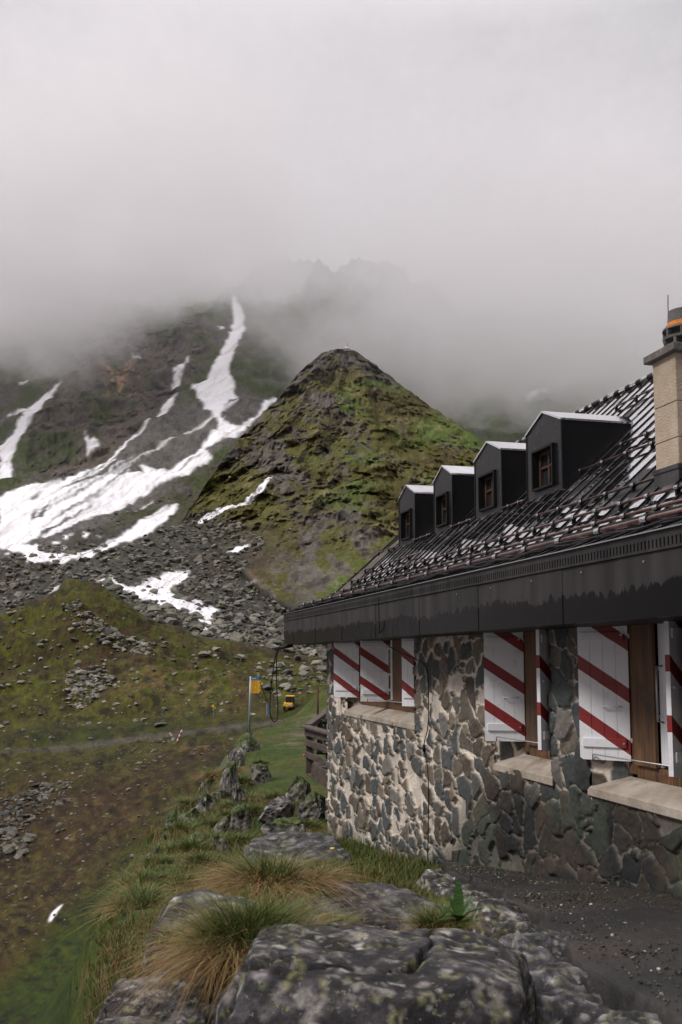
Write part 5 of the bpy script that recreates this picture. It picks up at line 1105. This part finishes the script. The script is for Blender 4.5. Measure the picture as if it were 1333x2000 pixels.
# ---- weather station dome on the summit
W_ = pix2w(678, 684, 651.); root = empty('summit_station', tuple(W_)); tag(root, 'small white domed station with a mast on top of the rocky peak', 'station')
V_, F_ = ICO[3]; o = mesh_np('dome', (V_*[1.7, 1.4, 1.2])[:, :]+[0, 0, 1.0], F_, M_swhite, root, True)
m = MB(); m.tube([W_+[.4, 0, 0], W_+[.6, 0, 5.2]], .16, 6); m.build('mast', M_steel, root); m = MB(); m.box(W_+[0, 0, .0], (2.1, 0, 0), (0, 1.6, 0), (0, 0, .9)); m.build('base', M_conc, root)
# ---- hanging cable from the gutter spout, and the cable down the wall
m = MB(); sp0, sp1 = H(9.55, -.50, .235), H(9.7, -.78, .17); m.tube([sp0, sp1], .03, 12); o = m.build('spout', M_black, hut, smooth=True)
def hang(px_pts, Y_): return [gp(x_, y_, Y_) for x_, y_ in px_pts]
Yc = 17.0
pts = hang([(548,1262),(543,1268),(538,1285),(534,1310),(530,1345),(528,1375),(528,1392),(531,1404),(536,1410.5),(541,1408),(544,1398),(544,1385),(541.5,1350),(541,1310),(541,1282),(546,1266)], Yc)
from mathutils import geometry
def smooth_pts(p_, k=3):
    p_ = np.array(p_)
    for _ in range(k): q = np.empty((2*len(p_)-2, 3)); q[0::2] = .75*p_[:-1]+.25*p_[1:]; q[1::2] = .25*p_[:-1]+.75*p_[1:]; p_ = np.vstack([p_[:1], q, p_[-1:]])
    return p_
m = MB(); m.tube(smooth_pts(pts, 2), .010, 6); m.tube([gp(531.2, 1329, Yc), gp(530.6, 1334, Yc)], .02, 8); o = m.build('hanging_cable', M_black, smooth=True); tag(o, 'black cable hanging in a long loop from the far end of the gutter', 'cable')
def onw(px, py, w_):
    r_ = pix2w(px, py, 1.0); nn = -HN; k = ((P0-w_*HN)@HN)/(r_@HN); return r_*k
cp_ = [(740,1166,-.655),(741,1200,-.655),(742,1240,-.64),(744,1247,-.45),(760,1262,-.30),(790,1278,-.2),(815,1287,-.1),(830,1298,-.06),(837,1312,-.05),(838,1345,-.05),(838,1400,-.05),(836,1428,-.05),(829,1450,-.05),(829,1470,-.05),(836,1492,-.05),(838,1540,-.05),(838,1600,-.05),(836,1690,-.07)]
m = MB(); m.tube(smooth_pts([onw(*q) for q in cp_], 2), .006, 6); m.tube([onw(829, 1455, -.055), onw(829, 1468, -.055)], .018, 8); o = m.build('wall_cable', M_black, smooth=True); tag(o, 'thin black cable running down the stone wall between the first two windows', 'cable')
# ---- wooden railing and steps at the far corner
root = empty('wooden_railing', tuple(gp(620, 1530, 18.6))); tag(root, 'dark weathered wooden railing with steps at the far corner of the hut', 'railing')
def plank(name, a, b_, hw, hh, Ya, Yb_, mt=M_oldwood, par=root):
    A, B_ = gp(*a, Ya), gp(*b_, Yb_); dr = B_-A; L_ = np.linalg.norm(dr); dr = dr/L_; up_ = np.array([0, 0, 1.])-dr*dr[2]
    if np.linalg.norm(up_) < .2: up_ = np.array([0, 1., 0])
    up_ = unit(up_); sd = np.cross(dr, up_); m = MB(); m.box((A+B_)/2, dr*L_/2, sd*hw, up_*hh); return m.build(name, mt, par, bevel=.006)
Yr = 18.7
plank('handrail', (595, 1418), (662, 1437), .10, .022, Yr, 17.9); plank('rail', (597, 1428), (662, 1447), .02, .075, Yr, 17.9); plank('rail', (596.5, 1449), (662, 1471), .02, .058, Yr, 17.9); plank('rail', (597.5, 1473), (662, 1498), .02, .055, Yr, 17.9)
plank('handrail', (603, 1419), (660, 1376), .07, .05, Yr+.1, 20.5); plank('rail', (615, 1437), (660, 1404), .02, .06, Yr+.1, 20.5)
for x_, y0_, y1_, Ya in ((604.5, 1424, 1512, Yr+.05), (608, 1426, 1500, Yr+.4), (626, 1405, 1470, 19.3), (640, 1392, 1450, 20.1)): plank('post', (x_, y0_), (x_, y1_), .055, .055, Ya, Ya)
for k, (y_, Ya) in enumerate(((1492, 19.4), (1502, 18.9), (1512, 18.4))): plank('step', (612, y_), (665, y_+12), .15, .02, Ya, Ya-.6)
plank('side_board', (610, 1505), (662, 1535), .02, .14, 18.2, 17.6)
m = MB(); m.tube([gp(621, 1345, 19.6), gp(622, 1432, 19.6)], .022, 8); o = m.build('rusty_rod', noise_mat('rust', (.05, .022, .014), (.11, .05, .03), 8, (.7, .9)), smooth=True); tag(o, 'upright rusty iron rod behind the wooden railing', 'rod')
# ---- bicycle parked behind the railing
Yk = 19.2; c0 = gp(622, 1470, Yk); root = empty('bicycle', tuple(c0-[0, 0, .35])); tag(root, 'bicycle with a red rear light parked behind the wooden railing', 'bicycle')
ax = np.array([.55, .83, 0]); ax = unit(ax)
for s_, nm_ in ((0, 'wheel'), (1.02, 'wheel')):
    cc_ = c0+ax*s_+[-.02, .1, -.02]; m = MB(); a_ = np.linspace(0, 2*math.pi, 33); m.tube([cc_+ax*.33*math.cos(q)+ZU*.33*math.sin(q) for q in a_], .022, 6, False); w_ = m.build(nm_, M_tyre, root, smooth=True)
    m = MB()
    for q in np.arange(12)*math.pi/6: m.tube([cc_, cc_+ax*.32*math.cos(q)+ZU*.32*math.sin(q)], .003, 4)
    m.build('spokes', M_steel, w_)
m = MB(); q0 = c0+[-.02, .1, -.02]; Pb = lambda a_, z_: q0+ax*a_+ZU*z_
for a_, b_ in (((0, 0), (.42, -.05)), ((0, 0), (.32, .42)), ((.42, -.05), (.32, .50)), ((.32, .42), (.82, .45)), ((.42, -.05), (.82, .38)), ((.82, .50), (1.02, 0))): m.tube([Pb(*a_), Pb(*b_)], .018, 8)
m.build('frame', M_black, root, smooth=True)
m = MB(); m.box(Pb(.30, .56), ax*.12, np.cross(ax, ZU)*.06, ZU*.025); m.build('saddle', M_black, root, bevel=.01)
m = MB(); sd = np.cross(ax, ZU); m.tube([Pb(.80, .55)+sd*.32, Pb(.84, .58), Pb(.80, .55)-sd*.32], .013, 8); m.tube([Pb(.82, .48), Pb(.84, .58)], .015, 8); m.build('handlebar', M_black, root, smooth=True)
V_, F_ = ICO[3]; lp = gp(594.8, 1475, Yk-.35); o = mesh_np('rear_light', V_*.020+lp-np.array(root.location), F_, mat('red_lamp', (.9, .08, .02), .3), root, True)
m = MB(); m.tube([lp, Pb(.1, .1)], .006, 6); m.build('light_bracket', M_black, root)
# ---- broad leaved plant and yellow flower
pb = np.array([.465, 4.05, -1.03]); root = empty('broad_leaved_plant', tuple(pb)); tag(root, 'bright green broad leaved plant at the top edge of the lichen boulder', 'plant')
M_leaf = noise_mat('leaf', (.028, .075, .010), (.05, .12, .018), 20, (.4, .55), bump=.3)
def leaf(p_, az, ln, wd_, rise, cur, par, nm_='leaf'):
    n_ = 9; V_ = []; F_ = []
    dr = np.array([math.cos(az), math.sin(az), 0]); sd = np.array([-dr[1], dr[0], 0])
    for i in range(n_):
        k = i/(n_-1); c_ = p_+dr*ln*(math.cos(rise)*k+cur*k*k*.4)+ZU*ln*(math.sin(rise)*k-cur*k*k*.5); w_ = wd_*math.sin(math.pi*min(k*.92+.08, 1))**.8*(1 if k < .98 else .05)
        V_ += [c_-sd*w_+ZU*w_*.35, c_, c_+sd*w_+ZU*w_*.35]
    for i in range(n_-1):
        for j in (0, 1): a = i*3+j; F_.append((a, a+1, a+4, a+3))
    return mesh_np(nm_, np.array(V_)-np.array(par.location), F_, M_leaf, par, True)
for az, ln, wd_, rise, cur in ((1.6, .165, .021, 1.45, .05), (-.3, .12, .019, .9, .5), (2.9, .12, .019, .9, .5), (-1.3, .10, .018, .75, .5), (-2.2, .11, .018, .8, .6), (.6, .13, .018, 1.1, .4), (2.3, .12, .016, 1.2, .3), (-.9, .09, .02, .35, .4), (3.6, .09, .018, .4, .4)): leaf(pb, az, ln, wd_, rise, cur, root)
fb_ = gp(650, 1668, 8.2); root = empty('yellow_flower', tuple(fb_)); tag(root, 'single yellow flower in the grass at the wall foot', 'flower')
m = MB(); hd_ = gp(650, 1658, 8.2); m.tube([fb_-[0, 0, .03], hd_], .002, 5); m.build('stem', M_leaf, root); M_pet = mat('petal', (.85, .60, .02), .5)
for k in range(5):
    a_ = k*2*math.pi/5; V_, F_ = ICO[3]; o = mesh_np('petal', V_*[.010, .010, .006]+hd_-np.array(root.location)+[.010*math.cos(a_), .010*math.sin(a_), .004], F_, M_pet, root, True)
pb = onw(1062, 1662, -.06); root = empty('wall_sprig', tuple(pb)); tag(root, 'tiny green leaf growing from the stone wall above the terrace', 'plant')
leaf(pb, 3.3, .09, .014, .2, .3, root); leaf(pb, -1.2, .08, .013, .1, .4, root)
# ------------------------------------------------------------------ clouds
def cloud_volume():
    m = bpy.data.materials.new('cloud'); m.use_nodes = True; t = m.node_tree; t.nodes.clear(); N = t.nodes.new; L = t.links.new
    o = N('ShaderNodeOutputMaterial'); v = N('ShaderNodeVolumePrincipled'); L(v.outputs[0], o.inputs['Volume'])
    v.inputs['Color'].default_value = (1.0, .992, .996, 1); v.inputs['Anisotropy'].default_value = .25
    g = N('ShaderNodeNewGeometry'); sep = N('ShaderNodeSeparateXYZ'); L(g.outputs['Position'], sep.inputs[0])
    def M(op, a, b=None, c=None):
        n = N('ShaderNodeMath'); n.operation = op
        for i, q in enumerate((a, b, c)):
            if q is None: continue
            if isinstance(q, (int, float)): n.inputs[i].default_value = q
            else: L(q, n.inputs[i])
        return n.outputs[0]
    def SS(x, a, b):
        n = N('ShaderNodeMapRange'); n.interpolation_type = 'SMOOTHSTEP'; L(x, n.inputs['Value']); n.inputs['From Min'].default_value = a; n.inputs['From Max'].default_value = b; return n.outputs[0]
    X, Y, Z = sep.outputs
    def NZ(sc, det, ro=.55, st=(1, 1, 1), off=(0, 0, 0)):
        mp = N('ShaderNodeMapping'); mp.inputs['Scale'].default_value = st; mp.inputs['Location'].default_value = off; L(g.outputs['Position'], mp.inputs[0])
        n = N('ShaderNodeTexNoise'); n.inputs['Scale'].default_value = sc; n.inputs['Detail'].default_value = det; n.inputs['Roughness'].default_value = ro; L(mp.outputs[0], n.inputs['Vector']); return M('SUBTRACT', n.outputs['Fac'], .5)
    big, sm = NZ(.0042, 4, .55, (1, 1, 1.5)), NZ(.016, 5, .68, (1, .7, 1.3), (3, 7, 1))
    # local base height of the deck: higher over the couloirs, lower behind the peak and to the right
    def G(x0, y0, sx, sy):
        a = M('DIVIDE', M('SUBTRACT', X, x0), sx); b = M('DIVIDE', M('SUBTRACT', Y, y0), sy)
        return M('EXPONENT', M('MULTIPLY', M('ADD', M('MULTIPLY', a, a), M('MULTIPLY', b, b)), -1.0))
    base = M('ADD', 235., M('MULTIPLY', G(-110, 950, 95, 400), 95.))
    base = M('ADD', base, M('MULTIPLY', G(-260, 850, 120, 300), 10.))
    base = M('ADD', base, M('MULTIPLY', G(-15, 790, 75, 90), -95.))
    base = M('ADD', base, M('MULTIPLY', SS(X, 10., 120.), -60.))
    hgt = M('ADD', M('SUBTRACT', Z, base), M('ADD', M('MULTIPLY', big, 230.), M('MULTIPLY', sm, 360.)))
    d = M('MULTIPLY', SS(hgt, -8., 55.), .0080)
    d = M('MULTIPLY', d, M('SUBTRACT', 1.0, SS(hgt, 105., 285.)))
    d = M('MULTIPLY', d, SS(Y, 545., 665.))
    gp = M('MULTIPLY', G(-18, 900, 75, 330), M('EXPONENT', M('MULTIPLY', M('POWER', M('DIVIDE', M('SUBTRACT', Z, M('ADD', 345., M('MULTIPLY', X, .45))), 62.), 2.0), -1.0)))
    gp = M('MULTIPLY', gp, M('ADD', 1.1, M('MULTIPLY', sm, 2.5)))
    d = M('MULTIPLY', d, M('MAXIMUM', M('SUBTRACT', 1.0, gp), 0.05))
    wn = NZ(.0125, 5, .7, (1, .6, 1.5), (9, 2, 4))
    wi = M('MULTIPLY', SS(wn, .06, .20), M('MULTIPLY', SS(Z, 120., 190.), .0050)); wi = M('MULTIPLY', wi, SS(Y, 650., 720.)); d = M('ADD', d, wi)
    d = M('ADD', d, .00022)
    L(d, v.inputs['Density'])
    mb = MB(); mb.box((0, 1010, 400), (820, 0, 0), (0, 500, 0), (0, 0, 310))
    c = mb.build('cloud_bank', m); tag(c, 'pale grey cloud bank hiding the mountain tops behind the rocky peak', 'cloud', kind='stuff')
    S.cycles.volume_step_rate = .7; S.cycles.volume_max_steps = 128
    return c
cloud_volume()
